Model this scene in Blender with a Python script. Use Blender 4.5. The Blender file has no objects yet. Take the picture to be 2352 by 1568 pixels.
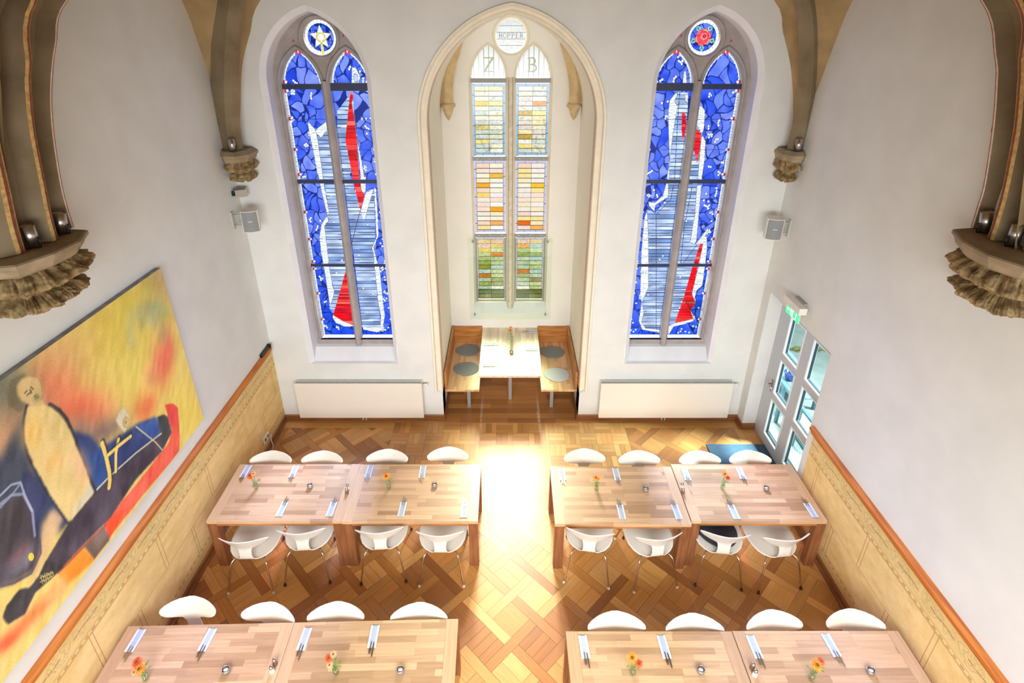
import bpy, bmesh, math, random
import numpy as np
from mathutils import Vector, Matrix, noise
from mathutils.geometry import tessellate_polygon
random.seed(7); rng = np.random.default_rng(7)
C = bpy.context.scene.collection
PI = math.pi
# ------------------------------------------------------------------ camera model
F, CX, CY, TH, CAMH = 1285.0, 1166.0, 650.0, math.radians(25.0), 6.02
_c, _s = math.cos(TH), math.sin(TH)
def ray(u, v):
    x = (u - CX) / F; y = (CY - v) / F
    return x, _c + y * _s, -_s + y * _c
def oY(u, v, Y): x, a, b = ray(u, v); t = Y / a; return x * t, CAMH + b * t
def oZ(u, v, Z): x, a, b = ray(u, v); t = (Z - CAMH) / b; return x * t, a * t
def oX(u, v, X): x, a, b = ray(u, v); t = X / x; return a * t, CAMH + b * t
cam = bpy.data.cameras.new('camera'); co = bpy.data.objects.new('camera', cam); C.objects.link(co)
co.location = (0, 0, CAMH); co.rotation_euler = (PI / 2 - TH, 0, 0)
cam.sensor_width = 36; cam.lens = F * 36 / 2352; cam.shift_x = (1176 - CX) / 2352; cam.shift_y = -(784 - CY) / 2352
cam.clip_start = .05; cam.clip_end = 200
bpy.context.scene.camera = co

# ------------------------------------------------------------------ room numbers
XC, XL, XR, YB = .055, -3.71, 3.82, 7.52
YG, YN, YNB = 7.86, 9.27, 9.35
ZT, YF = 8.0, -1.2

# ------------------------------------------------------------------ materials
def lin(c):
    c = np.asarray(c, float) / 255.0
    return np.where(c <= .04045, c / 12.92, ((c + .055) / 1.055) ** 2.4)
def L4(c): r = lin(c); return (float(r[0]), float(r[1]), float(r[2]), 1)
def newmat(name):
    m = bpy.data.materials.new(name); m.use_nodes = True
    nt = m.node_tree; b = nt.nodes.get('Principled BSDF'); return m, nt, b
def N(nt, t, **k):
    n = nt.nodes.new(t)
    for a, v in k.items(): setattr(n, a, v)
    return n
def mat(name, col, rough=.6, metal=0, var=0.0, scale=8, bump=0, bscale=60, coat=0, trans=0, spec=None, col2=None, stretch=None):
    m, nt, b = newmat(name)
    b.inputs['Base Color'].default_value = L4(col)
    b.inputs['Roughness'].default_value = rough; b.inputs['Metallic'].default_value = metal
    if coat: b.inputs['Coat Weight'].default_value = coat; b.inputs['Coat Roughness'].default_value = .15
    if trans: b.inputs['Transmission Weight'].default_value = trans
    if spec is not None: b.inputs['Specular IOR Level'].default_value = spec
    tc = N(nt, 'ShaderNodeTexCoord'); mp = N(nt, 'ShaderNodeMapping')
    if stretch: mp.inputs['Scale'].default_value = stretch
    nt.links.new(tc.outputs['Object'], mp.inputs[0])
    if var or col2:
        nz = N(nt, 'ShaderNodeTexNoise'); nz.inputs['Scale'].default_value = scale; nz.inputs['Detail'].default_value = 6
        nt.links.new(mp.outputs[0], nz.inputs['Vector'])
        mx = N(nt, 'ShaderNodeMix', data_type='RGBA')
        r = N(nt, 'ShaderNodeValToRGB'); r.color_ramp.elements[0].position = .35; r.color_ramp.elements[1].position = .65
        nt.links.new(nz.outputs['Fac'], r.inputs[0]); nt.links.new(r.outputs[0], mx.inputs[0])
        c2 = col2 if col2 else [max(0, x * (1 - var)) for x in col]
        mx.inputs[6].default_value = L4(col); mx.inputs[7].default_value = L4(c2)
        nt.links.new(mx.outputs[2], b.inputs['Base Color'])
    if bump:
        n2 = N(nt, 'ShaderNodeTexNoise'); n2.inputs['Scale'].default_value = bscale; n2.inputs['Detail'].default_value = 5
        nt.links.new(mp.outputs[0], n2.inputs['Vector'])
        bp = N(nt, 'ShaderNodeBump'); bp.inputs['Strength'].default_value = bump; bp.inputs['Distance'].default_value = .01
        nt.links.new(n2.outputs['Fac'], bp.inputs['Height']); nt.links.new(bp.outputs[0], b.inputs['Normal'])
    return m
def attr_mat(name, rough=.6, coat=0, grain=0, bump=0, spec=.5):
    m, nt, b = newmat(name)
    a = N(nt, 'ShaderNodeAttribute', attribute_name='Col')
    b.inputs['Roughness'].default_value = rough; b.inputs['Specular IOR Level'].default_value = spec
    if coat: b.inputs['Coat Weight'].default_value = coat; b.inputs['Coat Roughness'].default_value = .25
    out = a.outputs['Color']
    if grain:
        uv = N(nt, 'ShaderNodeUVMap'); mp = N(nt, 'ShaderNodeMapping'); mp.inputs['Scale'].default_value = (3, 55, 1)
        nt.links.new(uv.outputs[0], mp.inputs[0])
        nz = N(nt, 'ShaderNodeTexNoise'); nz.inputs['Scale'].default_value = 1; nz.inputs['Detail'].default_value = 4; nz.inputs['Distortion'].default_value = .6
        nt.links.new(mp.outputs[0], nz.inputs['Vector'])
        mr = N(nt, 'ShaderNodeMapRange'); mr.inputs[1].default_value = .3; mr.inputs[2].default_value = .7; mr.inputs[3].default_value = 1 - grain; mr.inputs[4].default_value = 1 + grain * .6
        nt.links.new(nz.outputs['Fac'], mr.inputs[0])
        vm = N(nt, 'ShaderNodeVectorMath', operation='SCALE'); nt.links.new(out, vm.inputs[0]); nt.links.new(mr.outputs[0], vm.inputs['Scale'])
        out = vm.outputs[0]
    if bump:
        tc = N(nt, 'ShaderNodeTexCoord'); n2 = N(nt, 'ShaderNodeTexNoise'); n2.inputs['Scale'].default_value = 90
        nt.links.new(tc.outputs['Object'], n2.inputs['Vector'])
        bp = N(nt, 'ShaderNodeBump'); bp.inputs['Strength'].default_value = bump; bp.inputs['Distance'].default_value = .01
        nt.links.new(n2.outputs['Fac'], bp.inputs['Height']); nt.links.new(bp.outputs[0], b.inputs['Normal'])
    nt.links.new(out, b.inputs['Base Color'])
    return m
def glass_attr(name):
    m = bpy.data.materials.new(name); m.use_nodes = True; nt = m.node_tree; nt.nodes.clear()
    o = N(nt, 'ShaderNodeOutputMaterial'); t = N(nt, 'ShaderNodeBsdfTransparent'); a = N(nt, 'ShaderNodeAttribute', attribute_name='Col')
    tl = N(nt, 'ShaderNodeBsdfTranslucent'); mx = N(nt, 'ShaderNodeMixShader'); mx.inputs[0].default_value = .02
    g = N(nt, 'ShaderNodeBsdfGlossy'); g.inputs['Roughness'].default_value = .12; m2 = N(nt, 'ShaderNodeMixShader'); m2.inputs[0].default_value = .03
    nt.links.new(a.outputs[0], t.inputs[0]); nt.links.new(a.outputs[0], tl.inputs[0])
    nt.links.new(t.outputs[0], mx.inputs[1]); nt.links.new(tl.outputs[0], mx.inputs[2])
    nt.links.new(mx.outputs[0], m2.inputs[1]); nt.links.new(g.outputs[0], m2.inputs[2]); nt.links.new(m2.outputs[0], o.inputs[0])
    return m
def clear_glass(name, tint, gl=.06, rough=.02):
    m = bpy.data.materials.new(name); m.use_nodes = True; nt = m.node_tree; nt.nodes.clear()
    o = N(nt, 'ShaderNodeOutputMaterial'); t = N(nt, 'ShaderNodeBsdfTransparent'); t.inputs[0].default_value = L4(tint)
    g = N(nt, 'ShaderNodeBsdfGlossy'); g.inputs['Roughness'].default_value = rough
    mx = N(nt, 'ShaderNodeMixShader'); mx.inputs[0].default_value = gl
    nt.links.new(t.outputs[0], mx.inputs[1]); nt.links.new(g.outputs[0], mx.inputs[2]); nt.links.new(mx.outputs[0], o.inputs[0])
    return m
def emit_attr(name, k):
    m, nt, b = newmat(name); a = N(nt, 'ShaderNodeAttribute', attribute_name='Col')
    nt.links.new(a.outputs[0], b.inputs['Base Color']); nt.links.new(a.outputs[0], b.inputs['Emission Color']); b.inputs['Emission Strength'].default_value = k
    return m
def stave_mat(name, c1, c2, bw=.55, bh=.062, rough=.35, axis=0, coat=.2, rnd=True, mortar=.0006):
    """butcher block: brick pattern of staves with random tones and grain, in object space"""
    m, nt, b = newmat(name)
    tc = N(nt, 'ShaderNodeTexCoord'); mp = N(nt, 'ShaderNodeMapping')
    if axis == 1: mp.inputs['Rotation'].default_value = (0, 0, PI / 2)
    nt.links.new(tc.outputs['Object'], mp.inputs[0])
    vec = mp.outputs[0]
    if rnd:
        oi = N(nt, 'ShaderNodeObjectInfo'); ml = N(nt, 'ShaderNodeMath', operation='MULTIPLY'); ml.inputs[1].default_value = 37.0
        nt.links.new(oi.outputs['Random'], ml.inputs[0])
        cb = N(nt, 'ShaderNodeCombineXYZ'); nt.links.new(ml.outputs[0], cb.inputs[0])
        ad = N(nt, 'ShaderNodeVectorMath', operation='ADD'); nt.links.new(vec, ad.inputs[0]); nt.links.new(cb.outputs[0], ad.inputs[1]); vec = ad.outputs[0]
    br = N(nt, 'ShaderNodeTexBrick'); br.offset = .37; br.offset_frequency = 2; br.squash = .72; br.squash_frequency = 3
    br.inputs['Scale'].default_value = 1; br.inputs['Mortar Size'].default_value = mortar; br.inputs['Mortar Smooth'].default_value = 0
    br.inputs['Brick Width'].default_value = bw; br.inputs['Row Height'].default_value = bh
    br.inputs['Color1'].default_value = (0, 0, 0, 1); br.inputs['Color2'].default_value = (1, 1, 1, 1); br.inputs['Mortar'].default_value = (.15, .15, .15, 1)
    nt.links.new(vec, br.inputs['Vector'])
    gm = N(nt, 'ShaderNodeMapping'); gm.inputs['Scale'].default_value = (2.5, 45, 45); nt.links.new(vec, gm.inputs[0])
    gn = N(nt, 'ShaderNodeTexNoise'); gn.inputs['Scale'].default_value = 1; gn.inputs['Detail'].default_value = 4; gn.inputs['Distortion'].default_value = .8
    nt.links.new(gm.outputs[0], gn.inputs['Vector'])
    r = N(nt, 'ShaderNodeValToRGB'); e = r.color_ramp.elements
    e[0].color = L4(c2); e[1].color = L4(c1); e[1].position = .55
    x = r.color_ramp.elements.new(1.0); x.color = L4([min(255, q * 1.08) for q in c1])
    nt.links.new(br.outputs['Color'], r.inputs[0])
    mr = N(nt, 'ShaderNodeMapRange'); mr.inputs[1].default_value = .3; mr.inputs[2].default_value = .7; mr.inputs[3].default_value = .86; mr.inputs[4].default_value = 1.08
    nt.links.new(gn.outputs['Fac'], mr.inputs[0])
    vm = N(nt, 'ShaderNodeVectorMath', operation='SCALE'); nt.links.new(r.outputs[0], vm.inputs[0]); nt.links.new(mr.outputs[0], vm.inputs['Scale'])
    nt.links.new(vm.outputs[0], b.inputs['Base Color']); b.inputs['Roughness'].default_value = rough
    b.inputs['Coat Weight'].default_value = coat; b.inputs['Coat Roughness'].default_value = .25
    return m
M = dict(
    wall=mat('wall_plaster', (226, 228, 224), .9, var=.03, scale=2.5, bump=.05, bscale=80),
    niche=mat('niche_plaster', (242, 240, 232), .85, var=.02, scale=2),
    reveal=mat('reveal_plaster', (234, 235, 238), .85, var=.03, scale=3),
    frame_stone=mat('tracery_stone', (172, 164, 160), .85, var=.08, scale=6, bump=.1),
    frame_cream=mat('tracery_cream_paint', (240, 233, 214), .8, var=.03),
    mullion=mat('mullion_stone', (228, 218, 196), .85, var=.1, scale=12),
    vault=mat('vault_ochre_plaster', (176, 150, 106), .95, var=.14, scale=3, bump=.15),
    stone=mat('rib_stone', (142, 126, 98), .9, col2=(120, 103, 76), scale=3.0, bump=.2, bscale=120),
    shelf=mat('corbel_shelf_stone', (168, 150, 122), .9, col2=(146, 128, 100), scale=5, bump=.2, bscale=120),
    carved=mat('carved_stone', (168, 144, 100), .85, col2=(108, 86, 54), scale=14, bump=.5, bscale=70),
    gold=mat('ochre_paint_stripe', (214, 176, 108), .8, var=.2, scale=30),
    red=mat('oxide_red_paint', (150, 84, 62), .85, var=.2, scale=30),
    pink=mat('pale_pink_paint', (226, 200, 182), .85, var=.1, scale=25),
    rail=mat('orange_wood_rail', (212, 132, 58), .5, col2=(182, 102, 40), scale=2.0, stretch=(18, 1.2, 18), spec=.25),
    base=mat('baseboard_wood', (150, 96, 52), .4, col2=(118, 72, 38), scale=2.0, stretch=(12, 1.2, 30), coat=.2),
    basex=mat('baseboard_wood_x', (160, 102, 56), .4, col2=(128, 80, 42), scale=2.0, stretch=(1.2, 12, 30), coat=.2),
    white=mat('white_enamel', (234, 228, 215), .35),
    grille=mat('radiator_grille_grey', (188, 190, 186), .5),
    chair=mat('chair_shell_white', (226, 221, 210), .35, coat=.15),
    chrome=mat('chrome_tube', (205, 198, 190), .18, 1),
    rubber=mat('brown_rubber', (70, 46, 34), .7),
    clearcap=mat('clear_plastic_foot', (225, 215, 200), .3),
    steel=mat('brushed_steel', (196, 190, 184), .32, 1, var=.15, scale=4, stretch=(30, 30, .5)),
    darkmetal=mat('dark_wire', (70, 66, 62), .4, 1),
    lens=mat('lamp_lens', (214, 208, 196), .3),
    grey=mat('light_grey_plastic', (190, 186, 178), .5),
    spk=mat('speaker_grille_grey', (146, 150, 150), .7, var=.06, scale=200),
    felt=mat('grey_felt', (150, 156, 158), .98, col2=(128, 134, 136), scale=160, bump=.3, bscale=300),
    feltpale=mat('pale_grey_felt', (214, 220, 226), .98, var=.06, scale=160, bump=.2, bscale=300),
    feltdark=mat('charcoal_felt', (66, 66, 72), .98, col2=(50, 50, 56), scale=160, bump=.3, bscale=300),
    doormat=mat('blue_grey_carpet', (84, 112, 132), .98, col2=(66, 94, 114), scale=120, bump=.4, bscale=200),
    napkin=mat('pale_napkin_paper', (178, 190, 208), .8, var=.04, scale=30),
    napkin2=mat('white_napkin_fold', (216, 223, 234), .8),
    cutlery=mat('cutlery_steel', (190, 176, 156), .25, 1),
    wax=mat('white_wax', (244, 242, 236), .4),
    smoke=mat('smoked_glass', (168, 160, 152), .2, .6),
    pepper=mat('pepper_grain', (120, 92, 70), .7),
    green=mat('stem_green', (124, 168, 76), .6, var=.2, scale=20),
    orange=mat('gerbera_orange', (246, 130, 24), .6, col2=(252, 176, 60), scale=40),
    petalred=mat('gerbera_red', (214, 62, 40), .6, col2=(236, 110, 60), scale=40),
    petalpink=mat('petal_peach', (240, 170, 130), .6, col2=(250, 200, 150), scale=40),
    core=mat('flower_core', (120, 70, 24), .8),
    bargrey=mat('window_bar_grey', (150, 150, 148), .5),
    barblue=mat('window_bar_dark', (34, 44, 78), .5),
    doorframe=mat('door_aluminium_grey', (192, 198, 206), .4),
    doorinner=mat('door_bead_white', (232, 236, 240), .35),
    gasket=mat('black_gasket', (40, 60, 66), .6),
    lightbox=mat('detector_grey', (170, 164, 150), .6),
    canvas_edge=mat('painting_edge_grey', (150, 146, 140), .7, var=.2, scale=10),
    terrace=mat('terrace_stone', (140, 152, 146), .9, col2=(122, 136, 132), scale=3, bump=.2),
    outwall=mat('outside_render_wall', (136, 150, 146), .9, var=.12, scale=12, bump=.3),
    lawn=mat('lawn_green', (92, 112, 54), .95, col2=(70, 96, 42), scale=5),
    moss=mat('moss_edge', (128, 130, 62), .95, var=.3, scale=30),
    teal=mat('teal_canvas', (16, 104, 112), .7, var=.2, scale=20),
    bluewood=mat('blue_grey_painted_wood', (100, 138, 158), .6, var=.1, scale=10),
    bluepost=mat('dark_blue_grey_metal', (56, 86, 98), .5),
    potblue=mat('cobalt_glaze', (16, 50, 130), .2, coat=.5),
    leafgreen=mat('leaf_green', (70, 120, 50), .7, var=.3, scale=20),
    grate=attr_mat('perforated_grate', .6),
    table=stave_mat('table_staves', (200, 164, 126), (170, 134, 98), rough=.4, coat=.25),
    tableend=stave_mat('table_end_board', (204, 170, 132), (190, 154, 118), bw=3, bh=.3, axis=1, rough=.38, coat=.25),
    tableleg=mat('table_leg_wood', (150, 98, 60), .45, col2=(122, 74, 44), scale=2.0, stretch=(20, 20, 1.5), coat=.1),
    tableedge=mat('table_edge_wood', (188, 126, 70), .45, col2=(168, 108, 58), scale=2, stretch=(2, 20, 20)),
    bench=stave_mat('bench_staves', (224, 184, 134), (206, 160, 106), bw=.7, bh=.05, axis=1, rough=.35),
    benchback=mat('bench_back_wood', (206, 142, 76), .4, col2=(176, 112, 54), scale=2.2, stretch=(2, 2, 22)),
    nichetop=stave_mat('niche_table_staves', (232, 214, 186), (216, 194, 160), bw=.7, bh=.05, axis=1, rough=.3),
    nichefloor=stave_mat('niche_floor_planks', (190, 134, 78), (158, 106, 60), bw=1.1, bh=.13, rough=.35, rnd=False, mortar=.002),
    parquet=attr_mat('parquet_oak', .42, coat=.3, grain=.13),
    stained=glass_attr('stained_glass'),
    art=attr_mat('oil_paint', .6, bump=.3),
    dado=attr_mat('painted_dado', .75, bump=.05),
    exit=emit_attr('exit_sign_light', .9),
    clear=clear_glass('window_clear_glass', (240, 252, 252), .04),
    guard=clear_glass('guard_glass', (251, 254, 251), .03),
    vase=clear_glass('vase_glass', (247, 251, 245), .10, .03),
    plug=mat('socket_white', (236, 238, 240), .35), slot=mat('socket_hole', (90, 92, 96), .6),
)
# ------------------------------------------------------------------ mesh helpers
def mesh_obj(name, me, m=None, parent=None):
    o = bpy.data.objects.new(name, me); C.objects.link(o)
    if m is not None:
        for q in (m if isinstance(m, (list, tuple)) else [m]): me.materials.append(q)
    if parent is not None: o.parent = parent
    return o
def from_bm(name, bm, m=None, parent=None, smooth=False, bevel=0):
    if bevel:
        es = [e for e in bm.edges if e.is_manifold and e.calc_face_angle(0) > .6]
        if es: bmesh.ops.bevel(bm, geom=es, offset=bevel, segments=2, profile=.6, affect='EDGES', clamp_overlap=True)
    bmesh.ops.recalc_face_normals(bm, faces=bm.faces)
    me = bpy.data.meshes.new(name); bm.to_mesh(me); bm.free()
    if smooth:
        for p in me.polygons: p.use_smooth = True
    return mesh_obj(name, me, m, parent)
def box(bm, x0, x1, y0, y1, z0, z1, mi=0, mx=None):
    vs = [bm.verts.new(p) for p in ((x0, y0, z0), (x1, y0, z0), (x1, y1, z0), (x0, y1, z0), (x0, y0, z1), (x1, y0, z1), (x1, y1, z1), (x0, y1, z1))]
    if mx is not None:
        for v in vs: v.co = mx @ v.co
    for f in ((3, 2, 1, 0), (4, 5, 6, 7), (0, 1, 5, 4), (1, 2, 6, 5), (2, 3, 7, 6), (3, 0, 4, 7)):
        bm.faces.new([vs[i] for i in f]).material_index = mi
def boxo(name, x0, x1, y0, y1, z0, z1, m, parent=None, bevel=0):
    bm = bmesh.new(); box(bm, x0, x1, y0, y1, z0, z1); return from_bm(name, bm, m, parent, bevel=bevel)
def tube(bm, pts, r, n=8, mi=0, cap=True):
    pts = [Vector(p) for p in pts]; rr = r if isinstance(r, (list, tuple)) else [r] * len(pts)
    rings = []; prev = None
    for i, p in enumerate(pts):
        d = (pts[min(i + 1, len(pts) - 1)] - pts[max(i - 1, 0)]).normalized()
        if prev is None:
            a = Vector((0, 0, 1)) if abs(d.z) < .9 else Vector((1, 0, 0)); u = d.cross(a).normalized()
        else:
            u = (prev - d * prev.dot(d)).normalized()
        prev = u; w = d.cross(u)
        rings.append([bm.verts.new(p + (u * math.cos(2 * PI * k / n) + w * math.sin(2 * PI * k / n)) * rr[i]) for k in range(n)])
    for a, b in zip(rings, rings[1:]):
        for k in range(n):
            f = bm.faces.new((a[k], a[(k + 1) % n], b[(k + 1) % n], b[k])); f.material_index = mi; f.smooth = True
    if cap:
        for rg in (rings[0][::-1], rings[-1]):
            f = bm.faces.new(rg); f.material_index = mi
def lathe(bm, prof, n=20, o=(0, 0, 0), mi=0, mx=None):
    rings = []
    for r, z in prof:
        if r < 1e-5: rings.append([bm.verts.new((o[0], o[1], o[2] + z))])
        else: rings.append([bm.verts.new((o[0] + r * math.cos(2 * PI * k / n), o[1] + r * math.sin(2 * PI * k / n), o[2] + z)) for k in range(n)])
    if mx is not None:
        for rg in rings:
            for v in rg: v.co = mx @ v.co
    for a, b in zip(rings, rings[1:]):
        for k in range(n):
            k2 = (k + 1) % n
            if len(a) == 1 and len(b) == 1: continue
            if len(a) == 1: f = bm.faces.new((a[0], b[k2], b[k]))
            elif len(b) == 1: f = bm.faces.new((a[k], a[k2], b[0]))
            else: f = bm.faces.new((a[k], a[k2], b[k2], b[k]))
            f.material_index = mi; f.smooth = True
def empty(name, loc=(0, 0, 0), rz=0):
    o = bpy.data.objects.new(name, None); C.objects.link(o); o.location = loc; o.rotation_euler = (0, 0, rz); o.empty_display_size = .1; return o
def tag(o, label=None, cat=None, group=None, kind=None):
    if label: o['label'] = label
    if cat: o['category'] = cat
    if group: o['group'] = group
    if kind: o['kind'] = kind
    return o
def struct(o, label=None, cat=None): return tag(o, label, cat, kind='structure')
def dup(root, loc=None, rz=None):
    r = root.copy(); C.objects.link(r)
    if loc is not None: r.location = loc
    if rz is not None: r.rotation_euler = (0, 0, rz)
    for ch in list(root.children):
        c = ch.copy(); C.objects.link(c); c.parent = r
        for g in ch.children:
            d = g.copy(); C.objects.link(d); d.parent = c
    for k in ('label', 'group'):
        if k in r: del r[k]
    return r
def tess(loops):
    """triangles of a polygon with holes; loops of 2D points"""
    vl = [[Vector((p[0], p[1], 0)) for p in l] for l in loops]
    return tessellate_polygon(vl)
def plate(name, loops, axis, a, b, m, parent=None, sides=True):
    """flat slab with holes. axis 'Y': loop points are (x,z), slab from y=a to y=b; 'X': points (y,z)"""
    tr = tess(loops); flat = [p for l in loops for p in l]; bm = bmesh.new()
    def P(p, d): return (p[0], d, p[1]) if axis == 'Y' else ((d, p[0], p[1]) if axis == 'X' else (p[0], p[1], d))
    A = [bm.verts.new(P(p, a)) for p in flat]; B = [bm.verts.new(P(p, b)) for p in flat]
    for t in tr:
        try: bm.faces.new([A[i] for i in t]); bm.faces.new([B[i] for i in t][::-1])
        except ValueError: pass
    if sides:
        k = 0
        for l in loops:
            n = len(l)
            for i in range(n):
                j = (i + 1) % n
                try: bm.faces.new((A[k + i], A[k + j], B[k + j], B[k + i]))
                except ValueError: pass
            k += n
    bmesh.ops.remove_doubles(bm, verts=bm.verts, dist=1e-5)
    return from_bm(name, bm, m, parent)
def loft(bm, rows, close=False, mi=0, smooth=True):
    R = [[bm.verts.new(p) for p in r] for r in rows]
    for a, b in zip(R, R[1:]):
        n = len(a)
        for k in range(n if close else n - 1):
            f = bm.faces.new((a[k], a[(k + 1) % n], b[(k + 1) % n], b[k])); f.material_index = mi; f.smooth = smooth
    return R
def gothic(cx, hw, z0, zs, off, n=14, grow=0):
    """closed outline of a pointed-arch opening; arc centres sit 'off' past the axis; grow = concentric offset"""
    R = hw + off; h = hw + grow; r = R + grow
    top = math.sqrt(r * r - off * off); a1 = math.atan2(top, -off)  # angle at apex for left arc (centre at +off)
    left = []
    for i in range(n + 1):
        a = PI - (PI - a1) * i / n
        left.append((off + r * math.cos(a), zs + r * math.sin(a)))
    pts = [(cx - h, z0 - 0)] + [(cx + x, z) for x, z in left] + [(cx - x, z) for x, z in left[::-1][1:]] + [(cx + h, z0)]
    return pts
# ------------------------------------------------------------------ painted grids (coloured meshes)
class Paint:
    def __init__(s, x0, x1, z0, z1, r, base=(255, 255, 255)):
        s.nx = int((x1 - x0) / r) + 2; s.nz = int((z1 - z0) / r) + 2
        s.xs = np.linspace(x0, x1, s.nx); s.zs = np.linspace(z0, z1, s.nz)
        s.X, s.Z = np.meshgrid(s.xs, s.zs); s.c = np.zeros((s.nz, s.nx, 3)) + np.array(base, float)
    def sub(s, xa, xb, za, zb):
        i0, i1 = np.searchsorted(s.xs, [xa, xb]); j0, j1 = np.searchsorted(s.zs, [za, zb])
        return slice(max(j0 - 1, 0), j1 + 1), slice(max(i0 - 1, 0), i1 + 1)
    def inside(s, pts, sl):
        X, Z = s.X[sl], s.Z[sl]; m = np.zeros(X.shape, bool); n = len(pts)
        for i in range(n):
            (xa, za), (xb, zb) = pts[i], pts[(i + 1) % n]
            if za == zb: continue
            c = ((za > Z) != (zb > Z)) & (X < (xb - xa) * (Z - za) / (zb - za) + xa)
            m ^= c
        return m
    def mask(s, pts):
        sl = s.sub(min(p[0] for p in pts), max(p[0] for p in pts), min(p[1] for p in pts), max(p[1] for p in pts))
        return sl, s.inside(pts, sl)
    def poly(s, pts, col, a=1.0):
        sl, m = s.mask(pts); v = s.c[sl]; v[m] = v[m] * (1 - a) + np.array(col, float) * a
    def dist(s, pts, sl):
        X, Z = s.X[sl], s.Z[sl]; D = np.full(X.shape, 1e9)
        for (xa, za), (xb, zb) in zip(pts, pts[1:]):
            dx, dz = xb - xa, zb - za; q = dx * dx + dz * dz + 1e-12
            t = np.clip(((X - xa) * dx + (Z - za) * dz) / q, 0, 1)
            D = np.minimum(D, np.hypot(X - xa - t * dx, Z - za - t * dz))
        return D
    def line(s, pts, w, col, soft=0, a=1.0):
        e = w + soft * 2
        sl = s.sub(min(p[0] for p in pts) - e, max(p[0] for p in pts) + e, min(p[1] for p in pts) - e, max(p[1] for p in pts) + e)
        D = s.dist(pts, sl)
        k = (np.exp(-np.maximum(D - w / 2, 0) ** 2 / (soft * soft)) if soft else (D < w / 2).astype(float))[..., None] * a
        s.c[sl] = s.c[sl] * (1 - k) + np.array(col, float) * k
    def disc(s, c, r, col, rim=None, rw=.004, rz=None):
        rz = rz or r
        sl = s.sub(c[0] - r - .02, c[0] + r + .02, c[1] - rz - .02, c[1] + rz + .02)
        D = np.hypot((s.X[sl] - c[0]) / r, (s.Z[sl] - c[1]) / rz); v = s.c[sl]
        if rim is not None: v[D < 1 + rw / r] = rim
        v[D < 1] = col
    def blob(s, c, rx, rz, ang, col, a=1.0, p=1.0):
        X, Z = s.X - c[0], s.Z - c[1]; ca, sa = math.cos(ang), math.sin(ang)
        q = ((X * ca + Z * sa) / rx) ** 2 + ((-X * sa + Z * ca) / rz) ** 2
        k = (np.exp(-q ** p) * a)[..., None]; s.c = s.c * (1 - k) + np.array(col, float) * k
    def build(s, name, m, P, keep=None, parent=None, cols=None):
        nx, nz = s.nx, s.nz
        pts = P(s.X.ravel(), s.Z.ravel())
        idx = np.arange(nx * nz).reshape(nz, nx)
        q = np.stack([idx[:-1, :-1], idx[:-1, 1:], idx[1:, 1:], idx[1:, :-1]], -1).reshape(-1, 4)
        if keep is not None:
            kf = keep[:-1, :-1] & keep[1:, 1:] & keep[:-1, 1:] & keep[1:, :-1]; q = q[kf.ravel()]
        used = np.unique(q); re = -np.ones(nx * nz, int); re[used] = np.arange(len(used)); q = re[q]
        me = bpy.data.meshes.new(name)
        me.vertices.add(len(used)); me.vertices.foreach_set('co', pts[used].astype(np.float32).ravel())
        me.loops.add(q.size); me.loops.foreach_set('vertex_index', q.ravel().astype(np.int32))
        me.polygons.add(len(q)); me.polygons.foreach_set('loop_start', np.arange(0, q.size, 4, dtype=np.int32)); me.polygons.foreach_set('loop_total', np.full(len(q), 4, np.int32))
        me.update(calc_edges=True)
        at = me.color_attributes.new('Col', 'FLOAT_COLOR', 'POINT')
        cc = np.ones((len(used), 4), np.float32); cc[:, :3] = lin(np.clip(s.c.reshape(-1, 3)[used], 0, 255)); at.data.foreach_set('color', cc.ravel())
        return mesh_obj(name, me, m, parent)
def noise2(shape, cells, seed, stretch=(1, 1)):
    r = np.random.default_rng(seed); gx, gz = max(2, int(cells * stretch[0])), max(2, int(cells * stretch[1]))
    g = r.random((gz + 1, gx + 1)); z = np.linspace(0, gz - 1e-6, shape[0]); x = np.linspace(0, gx - 1e-6, shape[1])
    zi, xi = z.astype(int), x.astype(int); fz, fx = z - zi, x - xi; fz = fz * fz * (3 - 2 * fz); fx = fx * fx * (3 - 2 * fx)
    a = g[zi][:, xi]; b = g[zi][:, xi + 1]; c = g[zi + 1][:, xi]; d = g[zi + 1][:, xi + 1]
    fx = fx[None, :]; fz = fz[:, None]
    return (a * (1 - fx) + b * fx) * (1 - fz) + (c * (1 - fx) + d * fx) * fz - .5
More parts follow.
